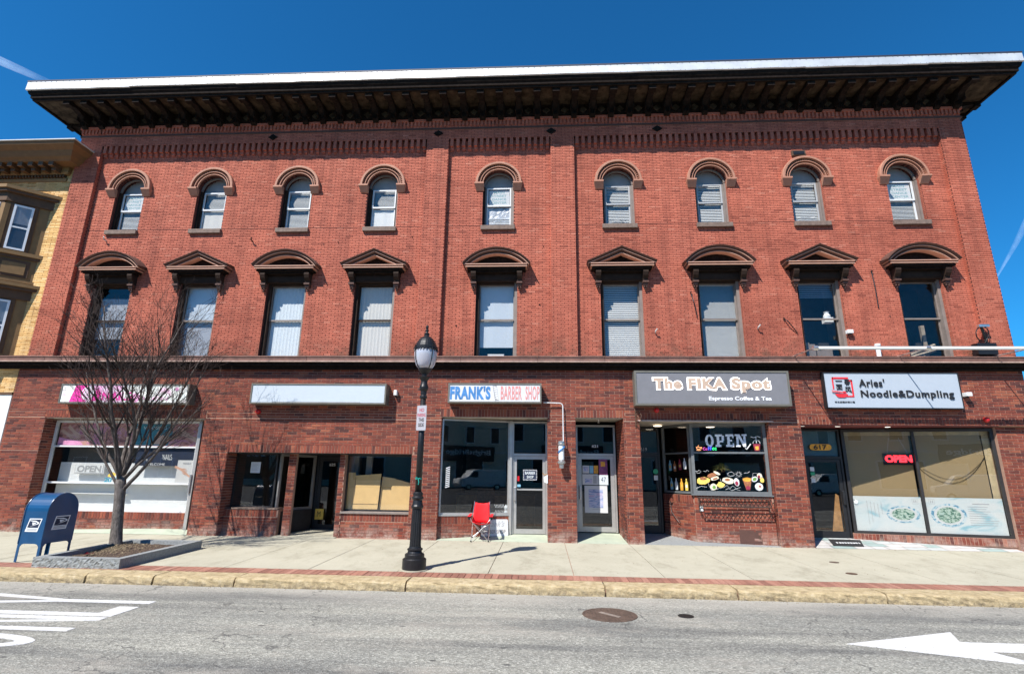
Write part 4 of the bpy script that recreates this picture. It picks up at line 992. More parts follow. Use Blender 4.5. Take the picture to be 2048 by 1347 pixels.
mb = MB().lathe([(.05, 0), (.045, .03), (.03, .08), (.045, .12), (.05, .16), (.02, .2), (.001, .22)], (x_, y_, z_), 8).lathe([(.001, 0), (.03, .02), (.03, .06), (.001, .09)], (x_+.045, y_-.01, z_), 7)
mb.build('body', M['curtain_b'], t)
t = thing('barber_shop_decal', 'blue and white barber shop plaque on the glass of the barber door', 'sign', BDF.p(.45, 1.33))
XD = Fr(0, .595)
MB().fbox(XD, -.46, -.11, 1.32, 1.58, -.004, 0).build('plate', M['navy'], t)
mb = MB()
for q in range(10):
    for z_ in (1.322, 1.555): mb.prism(XD, [(-.455+q*.034, z_), (-.44+q*.034, z_), (-.43+q*.034, z_+.022), (-.445+q*.034, z_+.022)], .001, .002)
for q in range(6):
    for u_ in (-.458, -.135): mb.prism(XD, [(u_, 1.35+q*.035), (u_+.022, 1.362+q*.035), (u_+.022, 1.374+q*.035), (u_, 1.362+q*.035)], .001, .002)
mb.build('striped_border', M['white'], t)
text('BARBER', M['curtain_b'], t, -.41, -.155, 1.465, 1.53, XD, .001, .002, bold=.02); text('SHOP', M['curtain_b'], t, -.365, -.20, 1.37, 1.435, XD, .001, .002, bold=.02)
t = thing('door_stickers', 'small red and blue stickers on the left stile of the barber door', 'sticker', XD.p(-.63, 1.2))
MB().fbox(XD, -.60, -.55, 1.30, 1.42, 0, .002).build('red_sticker', M['red_plastic'], t); M['blue_l'] = plain('light_blue_print', (.20, .45, .62), .6); MB().fbox(XD, -.60, -.52, 1.16, 1.22, 0, .002).build('blue_sticker', M['blue_l'], t)
# inside of the barber shop: mirrors station, chair, ceiling light
t = thing('barber_chair', 'dim barber chair standing inside the barber shop', 'barber chair', (-1.55, 2.0, -.03))
MB().lathe([(.28, 0), (.28, .03), (.06, .06), (.06, .4)], (-1.55, 2.0, -.03), 14).build('pedestal', M['chrome'], t)
MB().box(-1.83, -1.27, 1.75, 2.25, .40, .55).build('seat', M['rust'], t, bevel=.04); MB().box(-1.80, -1.30, 2.2, 2.32, .5, 1.1).build('backrest', M['rust'], t, bevel=.04)
t = thing('wooden_cabinet', 'long dim wooden cabinet at the back of the barber shop', 'cabinet', (-1.5, 3.6, -.03)); MB().box(-2.55, -.2, 3.4, 3.9, -.03, .85).build('body', M['wood'], t); MB().box(-2.6, -.15, 3.35, 3.92, .851, .89).build('top', M['sill'], t)
MB().box(-2.5, .3, 4.9, 4.98, -.03, 2.9).build('shop_back_panel', M['interior'], B)

# ---- street door number 621
d6, F6, L6 = door((.88, .92), (1.885, .92), .10, 1.98, 'alu', .09, 'glass_dk', transom=2.72, bot=.13)
X6 = Fr(0, .945)
MB().fbox(X6, 1.27, 1.47, 2.14, 2.23, -.01, .0).build('number_plate', M['black'], d6); text('621', M['white'], d6, 1.295, 1.445, 2.155, 2.22, X6, .0, .001, bold=.02)
text('621', M['white'], d6, 1.295, 1.445, 2.155, 2.22, X6, .0, .001, bold=.02) if False else None
M['orange_p'] = plain('orange_yellow_print', (.75, .35, .04), .6, var=.4, vs=8); M['purple_p'] = plain('purple_red_print', (.20, .05, .16), .6, var=.5, vs=9)
M['sea_p'] = poster_mat('blue_violet_sky_print', [(.35, (.10, .16, .36)), (.47, (.30, .38, .60)), (.55, (.55, .55, .68)), (.66, (.42, .34, .52))], (1, 1, 4), 3.5)
pd = [('white flyer high on the left of the street door glass', 1.06, 1.23, 1.51, 1.70, 'paper'), ('blue flyer in the top row of the street door glass', 1.24, 1.34, 1.51, 1.70, 'blue_l'),
      ('orange and yellow flyer in the top row of the street door glass', 1.35, 1.46, 1.51, 1.70, 'orange_p'), ('tall purple poster at the upper right of the street door glass', 1.48, 1.70, 1.48, 1.86, 'purple_p'),
      ('wide white flyer in the middle left of the street door glass', 1.05, 1.45, 1.23, 1.49, 'paper'), ('pale blue flyer in the middle right of the street door glass', 1.46, 1.71, 1.23, 1.47, 'curtain_b'),
      ('large white framed poster with a blue seascape low on the street door', 1.10, 1.68, .56, 1.21, 'paper')]
for q, (lb, a, b, c_, e, mt) in enumerate(pd):
    p = poster('door_poster', lb, Fr(0, .925), a*.98, b*.98, c_, e, mt, d=.025)
    F7 = Fr(0, .90)
    if q == 6: MB().fbox(F7, 1.18, 1.535, .68, 1.12, 0, .001).build('seascape', M['sea_p'], p); MB().fbox(F7, 1.26, 1.46, .64, .648, 0, .001).build('caption', M['sash_grey'], p)
    if q == 4:
        MB().fbox(F7, 1.10, 1.27, 1.27, 1.38, 0, .001).build('picture', M['sea_p'], p); MB().fbox(F7, 1.30, 1.39, 1.26, 1.46, 0, .001).build('picture', M['sash_grey'], p)
    if q == 0: MB().fbox(F7, 1.06, 1.18, 1.56, 1.66, 0, .001).build('picture', M['sea_p'], p)
    if q == 5: text('47', M['navy'], p, 1.50, 1.62, 1.30, 1.42, F7, 0, .001)
    if q == 3: MB().fbox(F7, 1.50, 1.61, 1.68, 1.80, 0, .001).build('picture', M['orange_p'], p)
MB().lathe([(.05, 0), (.03, -.01), (.02, -.05), (.03, -.08), (.001, -.09)][::-1], (1.42, .35, 2.80), 10).build('soffit_lamp', M['chrome'], B)
MB().lathe([(.001, -.008), (.06, -.008), (.07, 0)], (-.3, .33, 2.797), 12).build('soffit_lamp', M['sign_fr'], B)

# ---- coffee shop
bulkhead((3.66, .46), (5.38, .14), 1.03, thick=.2); bulkhead((3.15, 1.46), (3.655, .47), 1.03, thick=.15)
fw_, FF, FL = shopwin('display_window', (3.66, .48), (5.38, .18), 1.06, 2.74, .07, 'slate_fr', (), (2.03,), fb=.075)
fs_, FSF, FSL = shopwin('side_window', (3.18, 1.46), (3.63, .50), 1.06, 2.74, .05, 'slate_fr', (), (2.03,))
MB().hprism([(3.6, .42), (5.39, .10), (5.39, .2), (3.6, .5)], 1.031, 1.062).build('sill', M['slate_fr'], B)
fd_, FDF, FDL = door((2.40, 1.5), (3.12, 1.5), .04, 2.05, 'alu_bl', .07, 'glass_dk', transom=2.74, hs=-1, bot=.2)
X1 = Fr(0, 1.47)
text('619', M['sash_grey'], fd_, 2.62, 2.79, 2.10, 2.19, X1, 0, .004, bold=.01)
t = thing('round_sticker', 'round green sticker on the dark coffee shop door', 'sticker', X1.p(3.0, 1.57)); M['green'] = plain('green_print', (.03, .32, .16), .6); mb = MB(); mb.prism(X1, arc(2.98, 1.58, .065, 0, 345, 22), .02, .022); mb.build('disc', M['green'], t)
poster('paper_notice', 'small white notice below the green sticker on the coffee shop door', X1, 2.93, 3.03, 1.36, 1.48, 'paper', d=.022)
M['board_w'] = poster_mat('grey_white_letter_print', [(.35, (.42, .47, .55)), (.5, (.78, .82, .88)), (.7, (.88, .88, .88))], (6, 6, 6), 3)
WF = Fr(FF.x-FF.nx*.03+0, FF.y-FF.ny*.03, FF.ux, FF.uy)
def U(x): return (x-FF.x)/FF.ux
WG = Fr(FF.x, FF.y, FF.ux, FF.uy)
t = thing('window_lettering', 'large white OPEN lettering across the top of the coffee shop window', 'lettering', WG.p(U(4.5), 2.17))
# slab serif letters drawn as strokes
lt = MB(); u0 = U(4.01); H0, H1 = 2.17, 2.47
def bar(a, b, c_, e): lt.fbox(WG, u0+a, u0+b, H0+c_, H0+e, -.02, -.012)
n = 20; cx_, cz_ = u0+.10, (H0+H1)/2
for q in range(n):
    a0_, a1_ = 2*math.pi*q/n, 2*math.pi*(q+1)/n
    lt.prism(WG, [(cx_+.10*math.cos(a0_), cz_+.15*math.sin(a0_)), (cx_+.10*math.cos(a1_), cz_+.15*math.sin(a1_)), (cx_+.042*math.cos(a1_), cz_+.105*math.sin(a1_)), (cx_+.042*math.cos(a0_), cz_+.105*math.sin(a0_))], -.02, -.012)
bar(.27, .33, .05, .25); bar(.235, .365, 0, .05); bar(.235, .40, .25, .30); bar(.33, .42, .11, .15); bar(.385, .44, .15, .27)
bar(.51, .57, .05, .25); bar(.475, .66, 0, .05); bar(.475, .66, .25, .30); bar(.57, .62, .13, .17); bar(.63, .66, .05, .09); bar(.63, .66, .21, .25)
bar(.72, .77, .04, .26); bar(.70, .80, 0, .04); bar(.69, .78, .26, .30); bar(.88, .93, .0, .26); bar(.85, .96, .26, .30)
lt.prism(WG, [(u0+.74, H1), (u0+.80, H1), (u0+.93, H0), (u0+.87, H0)], -.0195, -.0115)
lt.build('letters', M['board_w'], t)
NEON = {k_: glow('neon_'+k_, c_, 1.6) for k_, c_ in (('orange', (1, .45, .2)), ('violet', (.7, .1, .5)), ('blue', (.08, .12, 1)), ('green', (.05, .8, .25)), ('white', (.8, .85, .9)))}
t = thing('neon_sign', 'small neon coffee sign with a cup glowing below the white OPEN letters', 'neon sign', WG.p(U(3.9), 2.06))
cup = MB(); cu_ = U(3.85)
def ring(mb, pts, r=.006): mb.tube([WG.p(u, z, -.05) for u, z in pts], r, 5); return mb
ring(cup, arc(cu_, 2.16, .05, 180, 360, 8)); ring(cup, [(cu_-.055, 2.16), (cu_+.055, 2.16)]); ring(cup, [(cu_-.05, 2.095), (cu_, 2.085), (cu_+.05, 2.095)]); ring(cup, arc(cu_+.06, 2.145, .02, -90, 90, 5)); ring(cup, [(cu_, 2.175), (cu_-.01, 2.19), (cu_+.01, 2.21)])
cup.build('neon_cup', NEON['orange'], t)
for s_, c_, a in (('Co', 'violet', 3.95), ('ff', 'blue', 4.06), ('ee', 'green', 4.16)):
    text(s_, NEON[c_], t, U(a), U(a+.10), 2.09, 2.16 if s_ != 'ff' else 2.19, WG, -.05, .006)
M['yel_food'] = plain('yellow_food_print', (.72, .55, .12), .6, var=.3, vs=25); M['cream_food'] = plain('cream_food_print', (.72, .66, .50), .6, var=.25, vs=25)
M['brown_food'] = plain('brown_food_print', (.32, .12, .05), .6, var=.5, vs=30); M['wine'] = plain('wine_red_print', (.25, .02, .05), .6, var=.4, vs=20); M['green_food'] = plain('green_food_print', (.14, .30, .06), .6, var=.4, vs=30)
t = thing('food_decals', 'row of printed food and drink pictures along the bottom of the coffee shop window', 'decal', WG.p(U(4.5), 1.15))
def oval(cx, cz, rx_, rz, mat, d, rot=0, nm='food_picture', jag=.06, n=14, seed=1):
    rr = random.Random(seed*97+int(cx*50)); pts = []
    for q in range(n):
        a = 2*math.pi*q/n; f = 1+rr.uniform(-jag, jag); x, z = rx_*f*math.cos(a), rz*f*math.sin(a)
        pts.append((U(cx)+x*math.cos(rot)-z*math.sin(rot), cz+x*math.sin(rot)+z*math.cos(rot)))
    MB().prism(WG, pts, d, d+.0015).build(nm, M[mat], t)
oval(3.90, 1.37, .15, .085, 'yel_food', -.02, .1, jag=.12); oval(3.90, 1.42, .08, .035, 'brown_food', -.018)
oval(4.10, 1.50, .11, .05, 'brown_food', -.02, .3); oval(4.16, 1.43, .10, .04, 'cream_food', -.018, .3, jag=.15); oval(4.17, 1.42, .06, .02, 'brown_food', -.016, .3); oval(4.22, 1.55, .08, .03, 'cream_food', -.018, -.5)
oval(4.12, 1.23, .08, .075, 'cream_food', -.02); oval(4.13, 1.22, .04, .04, 'green_food', -.018); oval(4.28, 1.28, .09, .065, 'yel_food', -.016, .2, jag=.18)
oval(4.45, 1.38, .13, .07, 'cream_food', -.02, -.15, jag=.12); oval(4.44, 1.40, .06, .03, 'brown_food', -.018)
oval(4.64, 1.35, .06, .09, 'paper', -.02, .1, jag=.1); oval(4.64, 1.32, .035, .05, 'wine', -.018)
mb = MB(); mb.prism(WG, [(U(4.77), 1.44), (U(4.98), 1.45), (U(4.92), 1.17), (U(4.84), 1.17)], -.02, -.018).build('food_picture', M['brown_food'], t); oval(4.87, 1.41, .09, .05, 'orange_p' , -.017); oval(4.88, 1.22, .05, .05, 'wine', -.0165)
oval(5.04, 1.42, .075, .06, 'paper', -.02, .6, jag=.04); oval(5.04, 1.42, .05, .035, 'green_food', -.018, .6); oval(5.15, 1.50, .055, .06, 'cream_food', -.02); oval(5.14, 1.48, .03, .035, 'wine', -.018)
oval(5.12, 1.25, .09, .09, 'paper', -.02, jag=.02, n=20); oval(5.12, 1.25, .055, .055, 'cream_food', -.018); oval(5.14, 1.26, .025, .025, 'wine', -.016); oval(5.2, 1.4, .045, .06, 'yel_food', -.02)
mb = MB()
def doodle(pts, r=.0035): mb.tube([WG.p(U(x), z, -.02) for x, z in pts], r, 4)
doodle([(3.73, 1.6), (3.76, 1.55), (3.82, 1.54), (3.86, 1.58), (3.82, 1.62), (3.78, 1.58), (3.73, 1.6)]); doodle([(3.92, 1.60), (3.97, 1.58), (4.0, 1.62), (4.04, 1.59)])
doodle([(4.46, 1.55), (4.46, 1.5), (4.52, 1.48), (4.60, 1.5), (4.60, 1.55), (4.55, 1.58), (4.5, 1.57), (4.46, 1.55)])
for q in range(10): a = q*.628; doodle([(4.70+.03*math.cos(a), 1.53+.03*math.sin(a)), (4.70+.075*math.cos(a), 1.53+.07*math.sin(a))])
doodle([(4.82, 1.55), (4.86, 1.57), (4.9, 1.56), (4.95, 1.60)]); doodle([(4.0, 1.33), (4.06, 1.15), (4.34, 1.22), (4.28, 1.42)]); doodle([(4.98, 1.42), (5.02, 1.56), (5.2, 1.54), (5.22, 1.45)])
doodle([(4.35, 1.22), (4.42, 1.27), (4.48, 1.2), (4.55, 1.26), (4.62, 1.2), (4.72, 1.23)]); doodle([(4.38, 1.17), (4.45, 1.2), (4.52, 1.15), (4.6, 1.19), (4.7, 1.16)]); doodle([(3.72, 1.18), (3.85, 1.24), (3.97, 1.22)]); doodle([(3.74, 1.14), (3.74, 1.22), (3.77, 1.22)])
mb.build('chalk_doodles', M['white'], t)
t = thing('cup_decal', 'printed iced drink cup at the upper right of the coffee shop window', 'decal', WG.p(U(5.15), 2.06))
MB().prism(WG, [(U(5.08), 2.24), (U(5.24), 2.24), (U(5.215), 2.08), (U(5.105), 2.08)], -.02, -.018).build('cup', M['wine'], t); MB().prism(WG, [(U(5.12), 2.18), (U(5.2), 2.19), (U(5.19), 2.1), (U(5.13), 2.1)], -.0175, -.017).build('fruit', M['orange_p'], t)
mb = MB(); mb.tube([WG.p(u, z, -.016) for u, z in arc(U(5.16), 2.25, .08, 0, 180, 8)], .006, 4).tube([WG.p(U(5.16), 2.26, -.016), WG.p(U(5.155), 2.42, -.016)], .008, 4).tube([WG.p(U(5.04), 2.41, -.016), WG.p(U(5.12), 2.39, -.016), WG.p(U(5.2), 2.42, -.016), WG.p(U(5.26), 2.39, -.016)], .007, 4).tube([WG.p(U(4.9), 2.14, -.016), WG.p(U(4.93), 2.11, -.016), WG.p(U(5.03), 2.24, -.016)], .012, 5)
mb.build('outline', M['white'], t)
SG = FSF
t = thing('bottle_decals', 'two rows of printed drink bottles on the dark side pane by the coffee shop door', 'decal', SG.p(.5, 1.2))
for q, (u, z, mt) in enumerate([(.30, 1.60, 'blue_l'), (.48, 1.58, 'brown_food'), (.68, 1.62, 'wine'), (.86, 1.64, 'paper'), (.32, 1.14, 'blue_l'), (.50, 1.14, 'curtain_b'), (.70, 1.13, 'orange_p'), (.88, 1.13, 'yel_food')]):
    h_ = .26 if q < 4 else .28
    MB().prism(SG, [(u-.05, z), (u+.05, z), (u+.055, z+h_*.6), (u+.02, z+h_*.8), (u+.02, z+h_), (u-.02, z+h_), (u-.02, z+h_*.8), (u-.055, z+h_*.6)], .002, .004).build('bottle_picture', M[mt], t)
    MB().prism(SG, [(u-.03, z+h_*.25), (u+.03, z+h_*.25), (u+.03, z+h_*.5), (u-.03, z+h_*.5)], .0045, .006).build('bottle_label', M['white' if q % 2 else 'gold'], t)
t = thing('dried_plant', 'yellowish dried plant hanging inside the coffee shop window', 'plant', (4.45, .75, 1.62))
mb = MB(); rr = random.Random(6)
for q in range(150):
    a, e, l = rr.uniform(0, 6.28), rr.uniform(-.3, 1.5), rr.uniform(.10, .21)
    p0 = Vector((4.45, .75, 1.66)); p1 = p0+Vector((math.cos(a)*math.cos(e), math.sin(a)*math.cos(e), math.sin(e)*.7))*l; p2 = p1+Vector((math.cos(a)*.03, math.sin(a)*.03, -.04))
    mb.tube([p0, p1, p2], [.004, .003, .001], 3)
M['dry'] = plain('olive_yellow_leaf', (.34, .30, .07), .8, var=.4, vs=30); mb.build('foliage', M['dry'], t); MB().lathe([(.05, 0), (.08, .06), (.08, .08)], (4.45, .75, 1.56), 10).build('pot', M['rust'], t)
for x, y in ((4.4, 1.2), (3.0, 1.0)): MB().lathe([(.001, -.01), (.10, -.01), (.11, 0)], (x, y, 2.72), 14).build('ceiling_lamp', glow('warm_lamp', (1, .85, .65), 2.0), B)
# iron flower-box rack, seen mostly by its shadow
t = thing('iron_window_rack', 'wrought iron scrollwork rack fixed below the coffee shop window', 'window rack', (4.45, .12, .75))
RK = FF
def rk(a, z, d): return RK.p(U(a), z, d)
mb = MB()
for d, z in ((.10, .98), (.30, .98), (.30, .80), (.10, .80)): mb.tube([rk(3.74, z, d), rk(5.27, z, d)], .012, 5)
for q in range(18):
    x = 3.74+q*.09
    for s_ in (0, 1): mb.tube([rk(x, .81, .30), rk(x+.045, .895+.02*s_, .30), rk(x+.09, .81, .30)] if s_ else [rk(x, .97, .30), rk(x+.045, .885, .30), rk(x+.09, .97, .30)], .009, 4)
    if q % 3 == 0: mb.tube([rk(x, .80, .10), rk(x, .80, .30)], .005, 4)
for x in (3.75, 5.26):
    mb.tube([rk(x, .98, .06), rk(x, .98, .31)], .008, 5).tube([rk(x, .80, .06), rk(x, .80, .31)], .008, 5).tube([rk(x, .98, .30), rk(x, .80, .30)], .008, 5).tube([rk(x, 1.0, .09), rk(x, .72, .09), rk(x, .66, .13), rk(x, .70, .17), rk(x, .78, .14)], .008, 5)
M['iron_br'] = plain('dark_brown_iron', (.040, .022, .016), .7, .1, var=.4, vs=20); mb.build('scrollwork', M['iron_br'], t)
t = thing('key_box', 'small white key box on the brick left of the iron rack', 'lock box', rk(3.80, .68, .03)); MB().fbox(RK, U(3.765), U(3.845), .67, .80, .0, .05).build('case', M['white'], t, bevel=.008); MB().fbox(RK, U(3.79), U(3.82), .745, .765, .051, .054).build('lens', M['black'], t)
M['hatch'] = plain('brown_painted_hatch', (.085, .038, .028), .6, var=.2)
t = thing('access_hatch', 'brown metal hatch low in the brick wall under the coffee shop window', 'hatch', RK.p(U(4.85), -.02, .02))
MB().fbox(RK, U(4.56), U(5.10), -.04, .305, .008, .030).build('frame', M['hatch'], t); MB().fbox(RK, U(4.59), U(5.07), -.02, .28, .030, .042).build('door_panel', M['hatch'], t, bevel=.004)
MB().fbox(RK, U(5.00), U(5.04), .10, .16, .042, .052).build('latch', M['rust'], t)
# scroll bracket on the corner
t = thing('scroll_bracket', 'rusty iron scroll bracket on the pier left of the coffee shop door', 'bracket', (2.28, -.02, 2.6))
mb = MB(); mb.tube([(2.27, -.012, 3.0), (2.27, -.012, 2.58)], .014, 5).tube([(2.27, -.02, 2.98), (2.33, -.12, 2.95), (2.38, -.2, 2.86), (2.36, -.22, 2.78), (2.31, -.18, 2.78), (2.32, -.14, 2.83)], .010, 5).tube([(2.27, -.02, 2.62), (2.32, -.1, 2.66), (2.37, -.18, 2.74), (2.33, -.2, 2.80)], .010, 5)
for q in range(6): mb.tube([(2.27, -.02, 2.65+q*.06), (2.30+.012*(q % 2), -.07, 2.68+q*.055), (2.275, -.06, 2.70+q*.055)], .007, 4)
mb.build('scrolls', M['rust'], t)
t = thing('iron_hook', 'thin iron hook on the slanted brick right of the coffee shop door', 'hook', (3.2, 1.2, .6)); MB().tube([FSF.p(.25, .85, .03), FSF.p(.35, .60, .08), FSF.p(.55, .42, .08), FSF.p(.62, .36, .06), FSF.p(.58, .42, .04)], .008, 5).build('rod', M['iron'], t)

# ---- noodle shop
ad, AF, AL = door((6.50, .90), (7.46, .90), .07, 1.97, 'alu_bl', .085, 'glass', transom=2.66, bot=.16, hs=-1)
M['transom_blue'] = plain('blue_film', (.03, .09, .13), .4)
MB().box(6.56, 7.42, .96, .97, 2.0, 2.62).build('transom_backing', M['transom_blue'], B)
t = thing('number_plate', 'orange oval plate with number 617 in the transom over the noodle shop door', 'house number', (6.97, .86, 2.2)); X9 = Fr(0, .885)
MB().prism(X9, arc(6.78, 2.215, .075, 90, 270, 10)+arc(7.16, 2.215, .075, -90, 90, 10), 0, .004).build('plate', M['orange_p'], t); text('617', M['black'], t, 6.80, 7.12, 2.155, 2.275, X9, .005, .002, bold=.03)
for lb, z0, z1, mt in (('small white sticker highest on the left edge of the noodle shop door', 1.63, 1.73, 'paper'), ('small green sticker on the left edge of the noodle shop door', 1.53, 1.61, 'green'), ('small white paper sticker below the green one on the noodle shop door', 1.36, 1.46, 'paper')):
    p = poster('door_sticker', lb, Fr(0, .935), 6.66, 6.76, z0, z1, mt, d=.03)
awp, AWF, AWL = shopwin('display_window', (7.50, .88), (10.62, .20), .20, 2.66, .07, 'alu_dk', (1.55,), (), fb=.06)
wl_, _, _ = bulkhead((7.46, .86), (11.0, .09), .20, z0=.02, sol=.17, thick=.15)
MB().hprism([(7.46, .88), (11.0, .11), (11, .3), (7.46, 1.1)], -.08, .02).build('bulkhead_base', M['mortar_low'], B)
def UA(x): return (x-AWF.x)/AWF.ux
M['shade_b'] = plain('woven_brown_roller_shade', (.30, .22, .115), .9, var=.08, vs=60); M['bamboo'] = plain('pale_tan_wood', (.48, .38, .22), .7, var=.2)
MB().fbox(AWF, .05, 1.50, 1.05, 2.50, -.14, -.13).build('roller_shade', M['shade_b'], awp); MB().fbox(AWF, 1.60, AWL-.22, 1.05, 2.50, -.14, -.13).build('roller_shade', M['shade_b'], awp)
MB().fbox(AWF, .05, AWL-.06, 2.505, 2.60, -.16, -.12).build('shade_box', M['bamboo'], awp); MB().fbox(AWF, AWL-.20, AWL-.06, .25, 2.5, -.13, -.12).build('trim_board', M['bamboo'], awp)
MB().fbox(AWF, 0, AWL, .2, 2.66, -.60, -.58).build('inner_wall', M['dark'], awp)
M['paper_b'] = poster_mat('white_and_pale_blue_print', [(.42, (.60, .63, .63)), (.56, (.54, .61, .63)), (.66, (.28, .48, .55)), (.8, (.15, .36, .46))], (.8, .8, 2.0), 1.1)
M['noodle'] = poster_mat('green_and_cream_dish_print', [(.38, (.03, .12, .09)), (.46, (.16, .30, .23)), (.54, (.50, .58, .50)), (.7, (.30, .46, .42))], (7, 7, 12), 1.5)
M['plate_b'] = poster_mat('blue_white_plate_print', [(.42, (.10, .26, .38)), (.5, (.30, .48, .58)), (.58, (.55, .62, .64))], (6, 6, 9), 1.2)
for q, (a, b) in enumerate(((.075, 1.51), (1.59, AWL-.08))):
    t = thing('dish_poster', ('white poster of a noodle dish and vertical writing behind the left noodle shop pane', 'white poster of a noodle dish and mountains behind the right noodle shop pane')[q], 'poster', AWF.p((a+b)/2, .26, -.06))
    MB().fbox(AWF, a, b, .262, 1.06, -.055, -.052).build('sheet', M['paper_b'] if q else M['paper_b'], t)
    cx_, cz_, rx_, rz = ((1.10, .66, .36, .20), (2.02, .67, .37, .27))[q]
    for k_, (f, mt, dd) in enumerate(((1.0, 'paper', -.051), (.97, 'plate_b', -.0502), (.80, 'paper', -.0494), (.66, 'noodle', -.0486))):
        MB().prism(AWF, [(cx_+rx_*f*math.cos(a_*.2618), cz_+rz*f*math.sin(a_*.2618)) for a_ in range(24)], dd, dd+.0006).build('dish', M[mt], t)
    mb = MB(); rr = random.Random(q+3)
    if q == 0:
        for c_ in range(5):
            for k_ in range(16-c_*2 if c_ != 2 else 9):
                z = .93-c_*.02-k_*.034+(.05 if c_ == 4 else 0); x = .36+c_*.075
                mb.fbox(AWF, x+rr.uniform(0, .006), x+.018, z, z+.018+rr.uniform(0, .006), -.0515, -.0508)
        text('一面春風', M['sash_grey'], t, .72+.1, .94, .92, .97, AWF, -.0515, .0007) if False else None
    else:
        for k_ in range(9): mb.fbox(AWF, 2.42, 3.0+rr.uniform(-.25, .0), .86-k_*.05, .872-k_*.05, -.0515, -.0508)
        mb.fbox(AWF, 2.52, 2.85, .92, .94, -.0515, -.0508)
    u = (1.32, 1.66)[q]
    for s_ in ((0, 0, .12, .005), (0, .115, .12, .12), (0, 0, .005, .12), (.115, 0, .12, .12)): mb.fbox(AWF, u+s_[0], u+s_[2], .90+s_[1], .90+s_[3], -.0515, -.0508)
    mb.fbox(AWF, u+.03, u+.05, .93, .99, -.0515, -.0508).fbox(AWF, u+.07, u+.09, .93, .99, -.0515, -.0508)
    mb.build('printed_text', M['sash_grey'], t)
t = thing('led_open_sign', 'lit red OPEN sign hanging behind the left noodle shop pane', 'open sign', AWF.p(UA(8.38), 1.8, -.09))
a, b = UA(8.38)-.02, UA(9.02)-.04
MB().fbox(AWF, a, b, 1.80, 2.07, -.12, -.08).build('case', M['black'], t); text('OPEN', glow('red_led', (1, .02, .03), 3.2), t, a+.035, b-.03, 1.86, 2.03, AWF, -.08, .008, bold=.05)
MB().tube([AWF.p(a+.1, 2.07, -.09), AWF.p(a+.18, 2.45, -.09)], .003, 3).tube([AWF.p(b-.1, 2.07, -.09), AWF.p(b-.25, 2.45, -.09)], .003, 3).build('hanging_wire', M['chrome'], t)
t = thing('string_lights', 'thin dark wire drooping across the right noodle shop shade', 'wire', AWF.p(2.4, 1.4, -.1))
mb = MB(); mb.tube([AWF.p(1.55+1.42*q/12, 1.83-.1*0-.52*math.sin(math.pi*q/12)**.8*(1)+.16*q/12, -.115) for q in range(13)], .005, 4).tube([AWF.p(1.68+1.30*q/12, 1.72-.36*math.sin(math.pi*q/12)+.25*q/12, -.115) for q in range(13)], .004, 4); mb.build('wire', M['iron'], t)
t = thing('toppled_ornament', 'black and white ornament lying at the left end of the noodle shop window', 'ornament', AWF.p(.15, .9, -.1))
mb = MB(); mb.lathe([(.001, 0), (.06, .03), (.07, .08), (.04, .13), (.001, .15)], AWF.p(.14, .84, -.09), 10).build('white_body', M['white'], t); MB().tube([AWF.p(.05, 1.0, -.09), AWF.p(.12, .95, -.08), AWF.p(.22, 1.0, -.08), AWF.p(.30, .95, -.08)], [.03, .035, .02, .01], 6).tube([AWF.p(.12, .95, -.08), AWF.p(.20, .86, -.08), AWF.p(.28, .86, -.08)], [.03, .02, .01], 6).build('dark_branches', M['black'], t)
t = thing('wooden_prop', 'orange wooden board leaning inside the noodle shop door', 'board', (7.2, 1.1, .1)); MB().prism(Fr(0, 1.05), [(7.08, .22), (7.32, .22), (7.32, 1.05), (7.26, 1.1)], 0, .03).build('board', M['wood'], t)
t = thing('doormat', 'black rubber doormat with white lettering before the noodle shop door', 'doormat', (6.95, .5, .03))
mz = lambda y: -.045+.13*y/.95
MB().add([(6.62, .18, mz(.18)+.006), (7.28, .16, mz(.16)+.006), (7.52, .72, mz(.72)+.006), (6.80, .74, mz(.74)+.006), (6.62, .18, mz(.18)+.014), (7.28, .16, mz(.16)+.014), (7.52, .72, mz(.72)+.014), (6.80, .74, mz(.74)+.014)], [(4, 5, 6, 7), (0, 1, 5, 4), (1, 2, 6, 5), (2, 3, 7, 6), (3, 0, 4, 7)]).build('mat', M['rubber'], t)
rr = random.Random(1); mb = MB()
for q in range(9): x = 6.80+q*.062; mb.add([(x, .36, mz(.36)+.0155), (x+.035+rr.uniform(-.01, .01), .36, mz(.36)+.0155), (x+.06, .46+rr.uniform(-.03, .03), mz(.47)+.0155), (x+.02, .47, mz(.47)+.0155)], [(0, 1, 2, 3)])
mb.build('mat_lettering', M['paper'], t)
for x, y in ((6.35, .35), (7.2, .4), (8.4, .45)): MB().lathe([(.001, -.006), (.055, -.006), (.06, 0)], (x, y, 2.688), 14).build('soffit_lamp', glow('white_lamp', (1, .95, .85), 1.2), B)

# bricks: the 300 that show largest become objects of their own, the rest stay joined
full = [l for l in LOOSE if l[2][1]-l[2][0] > .215 and l[2][3]-l[2][2] > .05 and l[1] is not None]
full.sort(key=lambda l: -l[0]); top = full[:300]; tid = set(id(l) for l in top)
unit = []
for k_ in range(14):
    mb = brick_bmesh(F0, [(-.1132, .1132, 0, .054)]); mb.tone = [(k_+.5)/14]*8
    unit.append(mb.build('brick', M['brick_low'], B, origin=(0, 0, 0)))
for area, F, (a, b, c_, e), wall, bm in top:
    w_ = F.p((a+b)/2, c_); o = inst(random.choice(unit), 'brick', wall, w_, scale=((b-a)/.2264, 1, (e-c_)/.054))
    o.rotation_euler = (0, 0, math.atan2(F.uy, F.ux))
for o in unit: bpy.data.objects.remove(o)
grp = {}
for l in LOOSE:
    if id(l) in tid: continue
    grp.setdefault(l[3].name, []).append(l)
